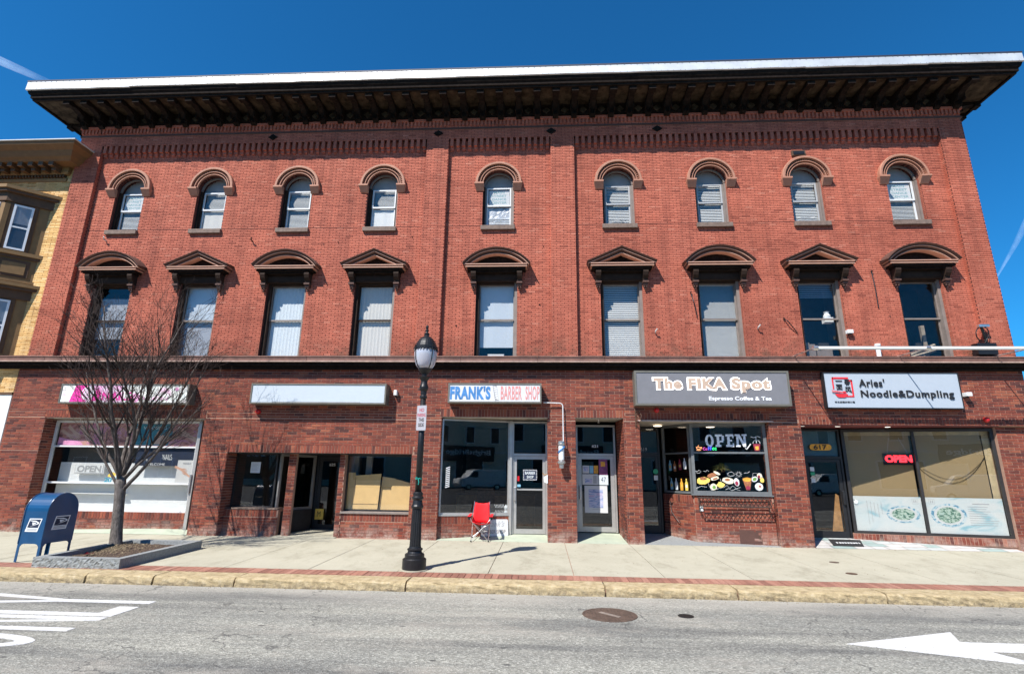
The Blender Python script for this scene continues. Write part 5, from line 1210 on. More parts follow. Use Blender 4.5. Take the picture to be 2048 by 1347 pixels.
for k_, ls in grp.items():
    mb = MB(); mb.tone = []
    for area, F, it, wall, bm in ls:
        t_ = brick_bmesh(F, [it]); o = len(mb.v); mb.v += t_.v; mb.f += [tuple(i+o for i in f) for f in t_.f]; mb.mi += t_.mi; mb.tone += t_.tone
    mb.build('brick_courses', M[ls[0][4]], ls[0][3], kind='stuff')

# ================================================================== SIGNS ON THE WALL
def cabinet(name, label, u0, u1, z0, z1, d, face, rim=.035, fr='sign_fr'):
    t = thing(name, label, 'sign', ((u0+u1)/2, 0, z0))
    mb = MB().box(u0, u1, -d+.03, 0, z0, z1)
    mb.box(u0, u1, -d, -d+.029, z0, z0+rim).box(u0, u1, -d, -d+.029, z1-rim, z1).box(u0, u0+rim, -d, -d+.029, z0+rim, z1-rim).box(u1-rim, u1, -d, -d+.029, z0+rim, z1-rim)
    mb.build('cabinet', M[fr], t)
    MB().box(u0+rim, u1-rim, -d+.014, -d+.029, z0+rim, z1-rim).build('face', M[face], t)
    return t, Fr(0, -d+.014)
M['pink_pale'] = poster_mat('blush_pink_flower_print', [(.38, (.70, .30, .52)), (.5, (.68, .46, .60)), (.6, (.66, .60, .64)), (.7, (.70, .36, .56))], (2.2, 1, 3), 2)
# pink nail salon sign
M['pink_fade'] = poster_mat('white_and_pink_flower_print', [(.40, (.76, .79, .74)), (.55, (.78, .76, .74)), (.66, (.80, .50, .66))], (1, 1, 1.5), 1.2)
t, PFm = cabinet('salon_sign', 'long white and pink sign with a rose above the nail salon, behind the tree', -12.21, -8.83, 3.05, 3.55, .30, 'pink_fade')
q = MB(); q.prism(PFm, [(-11.92, 3.09), (-10.55, 3.09), (-10.50, 3.2), (-10.62, 3.35), (-10.55, 3.51), (-11.80, 3.51)], .001, .002); q.build('pink_field', M['pink_pale'], t)
q = MB(); q.prism(PFm, [(-11.93, 3.09), (-11.50, 3.09), (-11.62, 3.30), (-11.50, 3.51), (-11.82, 3.51)], .003, .004).prism(PFm, [(-11.36, 3.10), (-11.15, 3.12), (-11.12, 3.30), (-11.22, 3.44), (-11.30, 3.30)], .003, .004); q.build('rose_field', M['magenta'], t)
q = MB(); cx_, cz_ = -11.48, 3.31
for a, r0_, w_ in ((20, .16, .035), (110, .18, .03), (200, .16, .035), (290, .18, .03), (60, .10, .02), (180, .10, .02), (300, .10, .02)):
    pts = arc(cx_, cz_, r0_, a, a+80, 8); pts2 = arc(cx_, cz_, r0_-w_, a+80, a, 8)
    q.prism(PFm, [(x+.25*(z-cz_), max(3.09, min(3.51, z))) for x, z in pts]+[(x+.25*(z-cz_), z) for x, z in pts2], .005, .006)
q.build('rose', M['white'], t)
text('NAILS', M['magenta'], t, -11.08, -10.30, 3.13, 3.34, PFm, .003, .003, bold=.02)
text('SALON', M['pink'], t, -10.20, -9.35, 3.13, 3.22, PFm, .003, .002)
q = MB(); q.prism(PFm, arc(-10.2, 3.2, .12, 0, 330, 10), .002, .003).prism(PFm, arc(-9.15, 3.42, .05, 0, 330, 8), .002, .003); q.build('blossom', M['pink'], t)
t, _ = cabinet('blank_sign', 'long blank pale sign cabinet above the vacant shop', -7.23, -3.81, 3.07, 3.575, .30, 'white_gl')
MB().box(-6.65, -4.45, -.304, -.286, 3.105, 3.125).build('lower_trim', M['sash_grey'], t)
t, PFm = cabinet('barber_sign', "white sign reading Frank's Barber Shop in blue and faded red", -2.275, .0, 3.12, 3.60, .30, 'paper')
M['sign_blue'] = plain('faded_blue_letter', (.055, .20, .46), .5, var=.25, vs=9); M['sign_red'] = plain('faded_red_letter', (.62, .25, .24), .5, var=.12, vs=9)
text("FRANK'S", M['sign_blue'], t, -2.225, -1.235, 3.20, 3.53, PFm, .001, .003, bold=.05, spacing=1.1)
text('BARBER', M['sign_red'], t, -.985, -.475, 3.20, 3.53, PFm, .001, .003, bold=.02, spacing=1.1); text('SHOP', M['sign_red'], t, -.385, -.045, 3.20, 3.53, PFm, .001, .003, bold=.02, spacing=1.1)
q = MB()
q.prism(PFm, [(-1.185, 3.54), (-1.09, 3.56), (-1.03, 3.19), (-1.12, 3.17)], .001, .002); q.build('pole_emblem', M['panel_grey'], t)
q = MB()
for k_ in range(7): q.prism(PFm, [(-1.165+k_*.009, 3.50-k_*.045), (-1.085+k_*.009, 3.47-k_*.045), (-1.08+k_*.009, 3.495-k_*.045), (-1.16+k_*.009, 3.525-k_*.045)], .003, .004)
q.build('pole_stripes', M['white'], t)
M['fika_grey'] = plain('grey_sign_face', (.185, .183, .195), .4, var=.05); M['fika_let'] = plain('beige_acrylic_letter', (.50, .37, .28), .5, var=.04)
t, PFm = cabinet('coffee_shop_sign', 'large grey sign reading The FIKA Spot Espresso Coffee & Tea with halo lit letters', 2.235, 5.86, 3.085, 3.92, .30, 'fika_grey', rim=.045)
halo = glow('halo_light', (1, .97, .94), 1.5)
for s_, a, b, z0, z1 in (('The', 2.68, 3.345, 3.475, 3.74), ('FIKA', 3.50, 4.395, 3.475, 3.735), ('Spot', 4.51, 5.41, 3.40, 3.745)):
    text(s_, halo, t, a-.024, b+.024, z0-.024, z1+.024, PFm, .001, .006, bold=.085, spacing=1.12, name='letter_halo')
    text(s_, M['fika_let'], t, a, b, z0, z1, PFm, .009, .012, bold=.058, spacing=1.12)
M['white_lit'] = glow('lit_white_letter', (.80, .82, .86), .2)
text('Espresso Coffee & Tea', M['white_lit'], t, 3.965, 5.41, 3.19, 3.305, PFm, .001, .006, bold=.012)
M['aries_face'] = plain('pale_grey_sign_face', (.40, .45, .51), .35, var=.02)
t, PFm = cabinet('noodle_shop_sign', "pale grey sign reading Aries' Noodle&Dumpling with a red bowl emblem", 6.73, 9.83, 3.06, 3.92, .15, 'aries_face', rim=.02, fr='black')
text("Aries'", M['black'], t, 7.53, 8.115, 3.57, 3.76, PFm, .008, .014, bold=.018, spacing=1.12)
text('Noodle&Dumpling', M['black'], t, 7.54, 9.645, 3.28, 3.49, PFm, .008, .014, bold=.018, spacing=1.12)
text('一', M['black'], t, 7.00, 7.15, 3.70, 3.72, PFm, .004, .012, bold=.0); text('面', M['black'], t, 7.00, 7.14, 3.50, 3.63, PFm, .004, .012, bold=.012)
text('春', M['black'], t, 7.20, 7.33, 3.61, 3.76, PFm, .004, .012, bold=.012); text('风', M['black'], t, 7.19, 7.34, 3.43, 3.57, PFm, .004, .012, bold=.012)
text('手工拉面水饺小笼', M['black'], t, 6.92, 7.38, 3.19, 3.23, PFm, .004, .008)
q = MB()
for (a, b, c_, e) in ((6.93, 3.76, 7.30, 3.80), (6.92, 3.52, 6.95, 3.80), (7.35, 3.36, 7.385, 3.74), (7.28, 3.70, 7.38, 3.74), (7.10, 3.33, 7.385, 3.36)): q.fbox(PFm, a, c_, b, e, .004, .012)
q.prism(PFm, [(6.95, 3.40), (7.24, 3.40), (7.20, 3.335), (7.15, 3.315), (7.04, 3.315), (6.99, 3.335)], .004, .02)
q.prism(PFm, [(6.88, 3.475), (7.12, 3.43), (7.12, 3.445), (6.88, 3.49)], .021, .03).prism(PFm, [(6.88, 3.445), (7.12, 3.42), (7.12, 3.43), (6.88, 3.457)], .021, .03).prism(PFm, arc(7.16, 3.42, .045, 0, 180, 8), .021, .03)
q.build('red_emblem', plain('red_acrylic', (.72, .03, .04), .4), t)
t = thing('barber_pole', 'small white barber pole with a blue stripe hanging from a bent pipe', 'barber pole', (.465, -.16, 1.6))
PC = (.47, -.17, 1.60)
MB().lathe([(.001, 0), (.055, .01), (.06, .10), (.095, .12), (.098, .16), (.06, .20)], PC, 20).build('lower_cap', M['chrome'], t, smooth=False)
MB().lathe([(.06, .20), (.066, .21), (.066, .53), (.06, .54)], PC, 20).build('cylinder', M['white'], t)
MB().tube([(PC[0]+.068*math.sin(R(a))*1., PC[1]-.068*math.cos(R(a)), 1.60+.44+.0010*a) for a in range(-70, 80, 12)], .022, 6).build('blue_stripe', M['sign_blue'], t)
MB().lathe([(.06, .54), (.085, .545), (.088, .575), (.078, .58), (.078, .63), (.001, .655)], PC, 20).build('upper_cap', M['chrome'], t)
MB().tube([(.52, -.15, 2.24), (.52, -.10, 2.6), (.52, -.08, 3.08), (.50, -.08, 3.13), (.45, -.08, 3.15), (.05, -.10, 3.16)], .013, 8).build('pipe', M['sash_white'], t)
MB().box(.42, .52, -.17, 0, 1.86, 1.89).box(.42, .52, -.17, 0, 2.16, 2.19).build('wall_arm', M['chrome'], t)
t = thing('wall_box', 'small white box with wires on the side of the pier right of the barber door', 'box', (.12, .02, 1.26)); MB().prism(Fr(0, .03), [(.06, 1.29), (.145, 1.26), (.145, 1.46), (.05, 1.40)], 0, .06).build('case', M['white'], t); MB().tube([(.03, -.04, 1.5), (.06, -.03, 1.45), (.13, -.02, 1.47)], .012, 5).build('wire', M['wood'], t)
# small fixtures
def fixture(name, label, cat, x, y, z, w_, h, dd, mat, lens=True):
    t = thing(name, label, cat, (x, y, z)); MB().box(x-w_/2, x+w_/2, y-dd, y, z, z+h).build('case', M[mat], t, bevel=.008)
    if lens: MB().lathe([(.001, 0), (w_*.3, .0), (w_*.3, .02)], (x, y-dd*.5, z-.022), 10).build('lens', M['black'], t)
    return t
fixture('wall_camera', 'small white camera box right of the blank sign', 'camera', -3.63, 0, 3.32, .075, .13, .13, 'white')
fixture('wall_camera', 'white camera right of the noodle shop sign', 'camera', 9.98, 0, 3.36, .12, .09, .18, 'white')
fixture('wall_vent', 'white box fixed to the upper brick wall above the left end of the white rail', 'vent', 7.55, 0, 4.90, .13, .09, .12, 'white')
t = thing('vent_pipe', 'short white vent pipe rising behind the white rail', 'pipe', (8.12, -.1, 4.3)); MB().lathe([(.05, 0), (.05, .26), (.065, .26), (.065, .31), (.001, .31)], (8.12, -.12, 4.31), 14).build('pipe', M['white'], t)
for x, z, lb in ((-7.12, 2.90, 'red fire bell below the left end of the blank sign'), (2.78, 3.0, 'red fire bell in the shade below the coffee shop sign'), (10.35, 2.83, 'red fire strobe over the right end of the noodle shop window')):
    t = thing('fire_bell', lb, 'fire bell', (x, 0, z-.05)); mb = MB(); k2 = 14; prof = [(.0, .001), (.03, .035), (.05, .06), (.09, .06)]
    vs = []
    for d_, r_ in ((0, .06), (.05, .06), (.08, .045), (.095, .02)): vs += [(x+r_*math.cos(6.283*q/k2), -d_, z+r_*math.sin(6.283*q/k2)) for q in range(k2)]
    mb.add(vs, [(i*k2+q, i*k2+(q+1) % k2, (i+1)*k2+(q+1) % k2, (i+1)*k2+q) for i in range(3) for q in range(k2)]+[tuple(range(3*k2, 4*k2))]); mb.build('bell', M['red_plastic'], t)
# long white rail above the ledge on the right
t = thing('white_rail', 'long white lighting rail on struts above the ledge at the right end', 'rail', (8.7, -1.05, 4.25))
MB().tube([(6.17, -1.05, 4.30), (12.2, -1.05, 4.295)], .036, 10).build('tube', M['white'], t)
for x in (6.17, 8.60): MB().tube([(x-.05, -1.05, 4.30), (x+.05, -1.05, 4.30)], .058, 10).build('joint', M['chrome'], t)
for x in (6.12, 8.55, 10.75): MB().tube([(x, -1.05, 4.285), (x-.06, -.20, 4.30)], .014, 6).build('strut', M['chrome'], t)
t = thing('satellite_dish', 'old black dish with a coiled cable on the upper wall at the right corner', 'dish', (10.5, -.2, 4.4))
MB().tube([(10.52+.15*math.cos(R(a)), -.22-.03*math.sin(R(a)), 4.85+.17*math.sin(R(a))) for a in range(0, 370, 20)], .012, 5).tube([(10.52+.12*math.cos(R(a)), -.19, 4.82+.19*math.sin(R(a))) for a in range(0, 370, 24)], .008, 5).build('cable_coil', M['iron'], t)
MB().tube([(10.62, -.12, 4.40), (10.62, -.16, 4.70), (10.5, -.25, 5.0)], .03, 6).build('arm', M['iron'], t); MB().box(10.42, 10.66, -.30, -.22, 5.0, 5.06).build('head', M['chrome'], t); MB().box(10.28, 10.72, -.30, -.12, 4.33, 4.60).build('base', M['iron'], t)
# old anchors, rods and stubs left in the upper brickwork
hr = [((6.03, -.03, 5.30), (6.10, -.10, 5.20), (6.32, -.03, 4.93)), ((8.33, -.03, 6.53), (8.34, -.05, 6.1), (8.35, -.03, 5.58)), ((3.80, -.03, 6.0), (3.84, -.08, 5.75), (3.92, -.03, 5.33)), ((-8.55, -.02, 6.3), (-8.5, -.03, 5.9), (-8.75, -.02, 5.55))]
lbs = ['black iron rod slanting down on the brick left of the eighth tall window', 'long thin iron rod upright on the brick between the last two tall windows', 'iron hook with a thin rod left of the seventh tall window', 'loose black wire curling down the brick right of the second tall window']
for pts, lb in zip(hr, lbs): t = thing('iron_rod', lb, 'rod', pts[0]); MB().tube(pts, .013 if 'wire' not in lb else .006, 5).lathe([(.001, 0), (.03, .02), (.001, .05)], (pts[0][0], -.04, pts[0][2]-.02), 6).build('rod', M['iron'], t)
for x, z, lb in ((2.86, 4.94, 'pale pipe stub right of the sixth tall window'), (5.38, 5.04, 'pale pipe stub right of the seventh tall window'), (-12.15, 7.62, 'pale stub on the brick below the leftmost arched window'), (-7.92, 7.55, 'dark stub on the brick between the second and third arched windows')):
    t = thing('pipe_stub', lb, 'pipe stub', (x, -.02, z)); MB().tube([(x, 0, z), (x-.01, -.09, z+.02), (x+.02, -.14, z+.07)], .018, 6).build('stub', M['curtain' if 'pale' in lb else 'iron'], t)
rr = random.Random(21); mb = MB()
for q in range(42):
    x, z = rr.uniform(-12.6, 10.4), rr.choice((rr.uniform(7.3, 7.7), rr.uniform(4.4, 6.6)))
    if any(abs(x-c_) < .85 for c_ in WC2): continue
    mb.tube([(x, 0, z), (x+rr.uniform(-.02, .02), -.03, z-rr.uniform(.0, .05))], rr.uniform(.008, .016), 5)
mb.build('wall_anchors', M['iron'], B, kind='stuff')
t = thing('wall_plaque', 'dark plaque above the eighth arched window', 'plaque', (6.93, -.03, 9.84)); MB().box(6.76, 7.12, -.06, .0, 9.87, 10.02).build('plate', M['rust'], t); MB().box(6.80, 7.08, -.075, -.061, 9.90, 9.99).build('inset', M['iron'], t)
# ================================================================== LAMP POST
LX, LY = -2.15, -3.50; Z0 = sw(LY)
t = thing('street_lamp', 'black cast iron street lamp with a fluted post and glass acorn globe', 'street lamp', (LX, LY, Z0))
MB().lathe([(.235, -.02), (.235, .012), (.001, .012)], (LX, LY, Z0), 28).build('footing', M['walk'], t)
MB().lathe([(.195, .012), (.20, .02), (.20, .17), (.185, .185), (.165, .19), (.165, .245), (.15, .26), (.125, .27), (.115, .30), (.13, .315), (.13, .335), (.105, .35), (.10, .37)], (LX, LY, Z0), 28).build('base', M['iron'], t, smooth=False)
MB().lathe([(.098, .37), (.088, .80), (.085, .98)], (LX, LY, Z0), 32, flute=.09).build('fluted_shaft', M['iron'], t)
MB().lathe([(.085, .98), (.10, .99), (.105, 1.02), (.09, 1.05), (.078, 1.12), (.10, 1.15), (.10, 1.17), (.082, 1.19), (.085, 1.21), (.085, 1.24), (.065, 1.26)], (LX, LY, Z0), 26).build('collar', M['iron'], t)
MB().lathe([(.058, 1.26), (.050, 2.88)], (LX, LY, Z0), 20).build('pole', M['iron'], t, smooth=True)
MB().lathe([(.05, 2.88), (.066, 2.90), (.066, 2.93), (.052, 2.95), (.055, 3.02), (.078, 3.06), (.082, 3.10), (.066, 3.15), (.058, 3.19), (.062, 3.22), (.095, 3.27), (.10, 3.285), (.045, 3.30), (.05, 3.34), (.10, 3.39), (.12, 3.42), (.125, 3.44)], (LX, LY, Z0), 24).build('neck', M['iron'], t)
def globe_mat():
    m, tt, b = newmat('frosted_lamp_glass'); b.inputs['Base Color'].default_value = (.62, .64, .72, 1); b.inputs['Roughness'].default_value = .12
    b.inputs['Transmission Weight'].default_value = .35; b.inputs['Coat Weight'].default_value = 1; b.inputs['IOR'].default_value = 1.4; return m
MB().lathe([(.12, 3.44), (.165, 3.50), (.20, 3.60), (.212, 3.70), (.212, 3.77), (.205, 3.80)], (LX, LY, Z0), 28).build('globe', globe_mat(), t, smooth=True)
MB().lathe([(.215, 3.795), (.222, 3.80), (.222, 3.845), (.20, 3.86), (.19, 3.90), (.185, 3.905), (.17, 3.94), (.165, 3.945), (.145, 3.98), (.14, 3.985), (.11, 4.02), (.07, 4.05), (.045, 4.065), (.045, 4.09), (.055, 4.10), (.03, 4.13), (.025, 4.15), (.04, 4.165), (.02, 4.19), (.022, 4.21), (.030, 4.24), (.001, 4.29)], (LX, LY, Z0), 26).build('cap', M['iron'], t)
for a in range(4):
    w_ = R(45+90*a); MB().tube([(LX+r_*math.cos(w_), LY+r_*math.sin(w_), Z0+z) for r_, z in ((.125, 3.44), (.172, 3.50), (.208, 3.60), (.220, 3.72), (.222, 3.83), (.245, 3.86), (.235, 3.88))], .008, 5).build('rib', M['iron'], t)
mb = MB()
for a in range(24):
    w_ = 2*math.pi*a/24; mb.tube([(LX+.216*math.cos(w_+e), LY+.216*math.sin(w_+e), Z0+z) for e, z in ((-.1, 3.795), (0, 3.755), (.1, 3.795))], .006, 4)
mb.build('scallop_band', M['iron'], t)
M['plate_g'] = plain('side_lit_white_plate', (.40, .385, .42), .5, var=.06)  # white plate greyed in its colour for light from the side
t = thing('no_parking_sign', 'white sign with red and black no parking this side lettering on the lamp post', 'traffic sign', (LX, LY-.08, 2.2))
SX = Fr(LX-.005, LY-.075, math.cos(R(-14)), math.sin(R(-14)))
def rrect(u0, u1, z0, z1, r_): 
    o = []
    for cx_, cz_, a in ((u1-r_, z1-r_, 0), (u0+r_, z1-r_, 90), (u0+r_, z0+r_, 180), (u1-r_, z0+r_, 270)): o += arc(cx_, cz_, r_, a, a+90, 5)
    return o
MB().prism(SX, rrect(-.085, .105, 2.19, 2.635, .02), 0, .006).build('plate', M['plate_g'], t)
q = MB(); o_ = rrect(-.08, .10, 2.197, 2.628, .018); i_ = rrect(-.076, .096, 2.201, 2.624, .016)
for k_ in range(len(o_)): j_ = (k_+1) % len(o_); q.prism(SX, [o_[k_], o_[j_], i_[j_], i_[k_]], .0062, .007)
q.build('border', M['sash_grey'], t); M['sgn_red'] = plain('sign_red_print', (.42, .05, .07), .5)
for s_, a, b, z, mt in (('NO', -.035, .055, 2.52, 'sgn_red'), ('PARKING', -.07, .09, 2.43, 'sgn_red'), ('THIS', -.045, .065, 2.345, 'sash_brown'), ('SIDE', -.045, .065, 2.255, 'sash_brown')):
    text(s_, M[mt], t, a, b, z, z+.065, SX, .0065, .001, bold=.02)
MB().lathe([(.060, 0), (.060, .02)], (LX, LY, 2.3), 16).lathe([(.058, 0), (.058, .02)], (LX, LY, 2.56), 16).build('strap', M['chrome'], t)
t = thing('green_ribbon', 'green ribbon tied round the street lamp post', 'ribbon', (LX, LY, 1.33)); MB().lathe([(.060, 0), (.061, .02)], (LX, LY, 1.35), 16).tube([(LX, LY-.06, 1.36), (LX-.03, LY-.075, 1.39), (LX-.05, LY-.07, 1.36)], .008, 4).tube([(LX, LY-.06, 1.36), (LX+.02, LY-.075, 1.30), (LX+.01, LY-.07, 1.26)], .008, 4).tube([(LX, LY-.06, 1.36), (LX+.04, LY-.07, 1.37)], .008, 4).build('band', plain('teal_green_ribbon', (.02, .32, .26), .5), t)

# ================================================================== MAILBOX
t = thing('mailbox', 'blue street collection mailbox with rounded top and eagle labels', 'mailbox', (-8.87, -3.37, sw(-3.37)))
mx0, mx1, my0, my1, mzb = -9.09, -8.66, -3.69, -3.08, sw(-3.37)
M['mail'] = plain('blue_mailbox_paint', (.004, .062, .165), .32, var=.12, vs=4, coat=.3); cyy, rr_ = (my0+my1)/2, (my1-my0)/2
def shell(x, g=0): return [(x, cyy+(rr_+g)*math.cos(R(a)), .72+(rr_*.98+g)*math.sin(R(a))) for a in range(0, 181, 10)]
k1, k2 = shell(mx0), shell(mx1); n = len(k1); zb_ = mzb+.30
vs = k1+k2+[(mx0, my1, zb_), (mx0, my0, zb_), (mx1, my1, zb_), (mx1, my0, zb_)]
MB().add(vs, [tuple(range(n))+(2*n+1, 2*n), tuple(range(n, 2*n))[::-1]+(2*n+2, 2*n+3)]+[(i, i+1, n+i+1, n+i) for i in range(n-1)]+[(0, n, 2*n+2, 2*n), (n-1, 2*n-1, 2*n+3, 2*n+1), (2*n, 2*n+1, 2*n+3, 2*n+2)]).build('body', M['mail'], t)
for x in (mx0+.004, mx1-.004): MB().tube([(x, y, z) for _, y, z in [(0, my1+.004, zb_)]+shell(x, .004)+[(0, my0-.004, zb_)]], .009, 6).build('rolled_edge', M['mail'], t)
for X_, Y_ in ((mx0, my0), (mx1, my0), (mx0, my1), (mx1, my1)):
    sx_, sy_ = (1 if X_ == mx0 else -1), (1 if Y_ == my0 else -1); z0 = mzb
    q = MB()
    g = lambda a, b: [(0, z0), (.045, z0), (.045, zb_-.05), (.075, zb_-.012), (.12, zb_), (0, zb_)]
    FA = Fr(X_, Y_, sx_, 0); FA.ny = -1*sy_; FA.nx = 0
    q.prism(FA, g(0, 0), -.006, .001); FB = Fr(X_, Y_, 0, sy_); FB.nx, FB.ny = -sx_, 0; q.prism(FB, g(0, 0), -.006, .001); q.build('leg', M['mail'], t)
MB().box(mx0+.08, mx1-.08, my1-.02, my1+.035, .74, .80).build('slot_hood', M['mail'], t)
MB().tube([(mx0+.08, my1+.02, .70), (mx0+.08, my1+.06, .68), (mx1-.08, my1+.06, .68), (mx1-.08, my1+.02, .70)], .010, 6).build('pull_handle', M['chrome'], t)
q = MB(); 
for x in (mx0+.02, mx1-.02):
    for z in [zb_+.03+.055*k_ for k_ in range(11)]: q.box(x-.004, x+.004, my0-.005, my0, z, z+.006)
q.build('rivets', M['mail'], t, kind='stuff')
def label(F, cu_, z0, z1, hw, sl, nm):
    P_ = lambda u, v: (cu_+u*hw+(v-.5)*(z1-z0)*sl, z0+v*(z1-z0))
    MB().prism(F, [P_(-1, 0), P_(1, 0), P_(1, 1), P_(-1, 1)], .001, .003).build(nm, M['white'], t)
    MB().prism(F, [P_(-.86, .30), (P_(.86, .30)), P_(.86, .93), P_(-.86, .93)], .0035, .004).build('dark_field', M['navy'], t)
    q = MB().prism(F, [P_(-.84, .86), P_(.1, .84), P_(.72, .70), P_(.78, .60), P_(-.84, .32), P_(-.84, .30), P_(.2, .56), P_(.55, .62), P_(.45, .70), P_(-.1, .76), P_(-.84, .82)], .0045, .005)
    q.prism(F, [P_(-.35, .72), P_(.35, .66), P_(.1, .58), P_(-.15, .50)], .0045, .005); q.build('eagle', M['white'], t)
    q = MB()
    for k_ in range(2): q.prism(F, [P_(-.80, .08+k_*.10), P_(.80, .08+k_*.10), P_(.80, .14+k_*.10), P_(-.80, .14+k_*.10)], .0035, .004)
    q.build('label_lettering', M['sash_grey'], t)
label(Fr(0, my0), -8.875, .38, .60, .115, .22, 'label')
FXm = Fr(mx1, 0, 0, 1); FXm.nx, FXm.ny = 1, 0
label(FXm, cyy, .40, .63, .15, .22, 'label')

# ================================================================== TREE AND PLANTER
pl = thing('tree_planter', 'low grey granite kerb box filled with soil round the street tree', 'planter', (-7.68, -3.0, sw(-3)))
px0, px1, py0, py1 = -8.44, -6.93, -4.02, -1.85
def stone(x0, x1, y0, y1, rough_front=False):
    nx_ = 14; mb = MB(); zt = lambda y: sw(y)+.155
    if rough_front:
        rr = random.Random(9); vs = []; nz = 9; nxx = 70
        for a in range(nxx+1):
            for b in range(nz+1):
                e = 0 if b == nz or a in (0, nxx) else rr.uniform(-.007, .009)+.008*math.sin(a*.9+b)*math.sin(a*.37)
                vs.append((x0+(x1-x0)*a/nxx, y0+e, sw(y0)-.05+(zt(y0)-sw(y0)+.05)*b/nz))
        mb.add(vs, [(a*(nz+1)+b, (a+1)*(nz+1)+b, (a+1)*(nz+1)+b+1, a*(nz+1)+b+1) for a in range(nxx) for b in range(nz)])
    mb.add([(x0, y0+.002, sw(y0)-.1), (x1, y0+.002, sw(y0)-.1), (x1, y1, sw(y1)-.1), (x0, y1, sw(y1)-.1), (x0, y0, zt(y0)), (x1, y0, zt(y0)), (x1, y1, zt(y1)), (x0, y1, zt(y1))],
           [(0, 1, 2, 3), (4, 5, 6, 7), (1, 2, 6, 5), (2, 3, 7, 6), (3, 0, 4, 7)]+([] if rough_front else [(0, 1, 5, 4)]))
    return mb.build('granite_kerb', M['granite'], pl)
stone(px0, px1, py0, py0+.13, True); stone(px1-.12, px1, py0+.132, py1); stone(px0, px0+.12, py0+.132, py1); stone(px0+.122, px1-.122, py1-.13, py1)
M['soil'] = plain('dark_mulch', (.085, .055, .038), .95, var=.6, vs=40, bs=1.0); M['straw'] = plain('dry_straw', (.27, .21, .13), .9, var=.3)
rr = random.Random(12); nx_, ny_ = 26, 36; vs = []
for a in range(nx_+1):
    for b in range(ny_+1):
        x = px0+.1+(px1-px0-.2)*a/nx_; y = py0+.12+(py1-py0-.24)*b/ny_; dd = math.hypot(x+8.27+.0, y+2.45)
        vs.append((x, y, sw(y)+.075+.06*math.exp(-dd*dd*6)+rr.uniform(-.012, .012)))
MB().add(vs, [(a*(ny_+1)+b, (a+1)*(ny_+1)+b, (a+1)*(ny_+1)+b+1, a*(ny_+1)+b+1) for a in range(nx_) for b in range(ny_)]).build('soil', M['soil'], pl, kind='stuff')
mb = MB()
for q in range(1500):
    a, d_ = rr.uniform(0, 6.28), abs(rr.gauss(0, .38)); x, y = -8.05+d_*math.cos(a), -2.75+d_*math.sin(a)*1.6
    if not (px0+.14 < x < px1-.14 and py0+.15 < y < py1-.15): continue
    w_ = rr.uniform(0, 3.14); l = rr.uniform(.006, .022); dd = math.hypot(x+8.27, y+2.45); z = sw(y)+.085+.06*math.exp(-dd*dd*6)
    dx, dy = math.cos(w_)*l, math.sin(w_)*l; mb.add([(x-dx, y-dy, z), (x+dx, y+dy, z+rr.uniform(0, .02)), (x+dx*.9-dy*.3, y+dy*.9+dx*.3, z+.006), (x-dx*.9-dy*.3, y-dy*.9+dx*.3, z+.004)], [(0, 1, 2, 3)])
mb.build('straw', M['straw'], pl, kind='stuff')
mb = MB()
for q in range(7): x, y = -8.15+rr.uniform(-.1, .1), -3.35+rr.uniform(-.08, .08); mb.add([(x, y, sw(y)+.10), (x+.05, y+.01, sw(y)+.13), (x+.03, y+.05, sw(y)+.11)], [(0, 1, 2)])
o = mb.build('litter', plain('pink_litter', (.6, .08, .14), .7)); tag(o, 'scrap of pink litter on the soil left of the tree trunk', 'litter')

tree = thing('street_tree', 'bare young street tree with a grey trunk and fine upswept twigs', 'tree', (-8.28, -2.45, sw(-2.45)+.05))
rt = random.Random(17)
tp = [(-8.27, -2.45, -.06), (-8.29, -2.45, .02), (-8.33, -2.45, .35), (-8.38, -2.45, .8), (-8.42, -2.45, 1.15), (-8.44, -2.45, 1.32)]
MB().tube(tp, [.135, .115, .098, .092, .098, .075], 14).build('trunk', M['bark'], tree, smooth=True)
tw = MB()
def grow(p, d, l, r, depth, mb):
    """one branch: a bent tube that carries side shoots"""
    n = max(3, int(l/.14)); pts = [p.copy()]; rs = [r]; dirs = [d.copy()]
    for i in range(n):
        d = (d+Vector((rt.gauss(0, .065), rt.gauss(0, .065), rt.gauss(0, .04)+(.035 if depth > 0 else .02)))).normalized()
        p = p+d*(l/n); pts.append(p.copy()); rs.append(max(.0022, r*(1-.80*(i+1)/n))); dirs.append(d.copy())
    (mb if depth == 0 else tw).tube(pts, rs, 8 if depth == 0 else (5 if depth == 1 else 3))
    if depth >= 4 or l < .16: return
    m = int(l/(.25, .21, .21, .20)[depth])+1
    for k_ in range(m):
        f = rt.uniform(.18, .98) if depth else rt.uniform(.22, .98); i = min(int(f*n), n-1)
        q = pts[i].lerp(pts[i+1], f*n-i) if i+1 < len(pts) else pts[i]; dd = dirs[min(i+1, n)]
        a = rt.uniform(0, 6.283); s = Vector((math.cos(a), math.sin(a), 0)); s = (s-dd*s.dot(dd)).normalized()
        nd = (dd*math.cos(R(rt.uniform(24, 46)))+s*math.sin(R(rt.uniform(26, 48)))+Vector((0, 0, .16))).normalized()
        ll = l*rt.uniform(.34, .62)*(1.08-.45*f); grow(q, nd, max(.13, ll), max(.0026, rs[i]*.55), depth+1, mb)
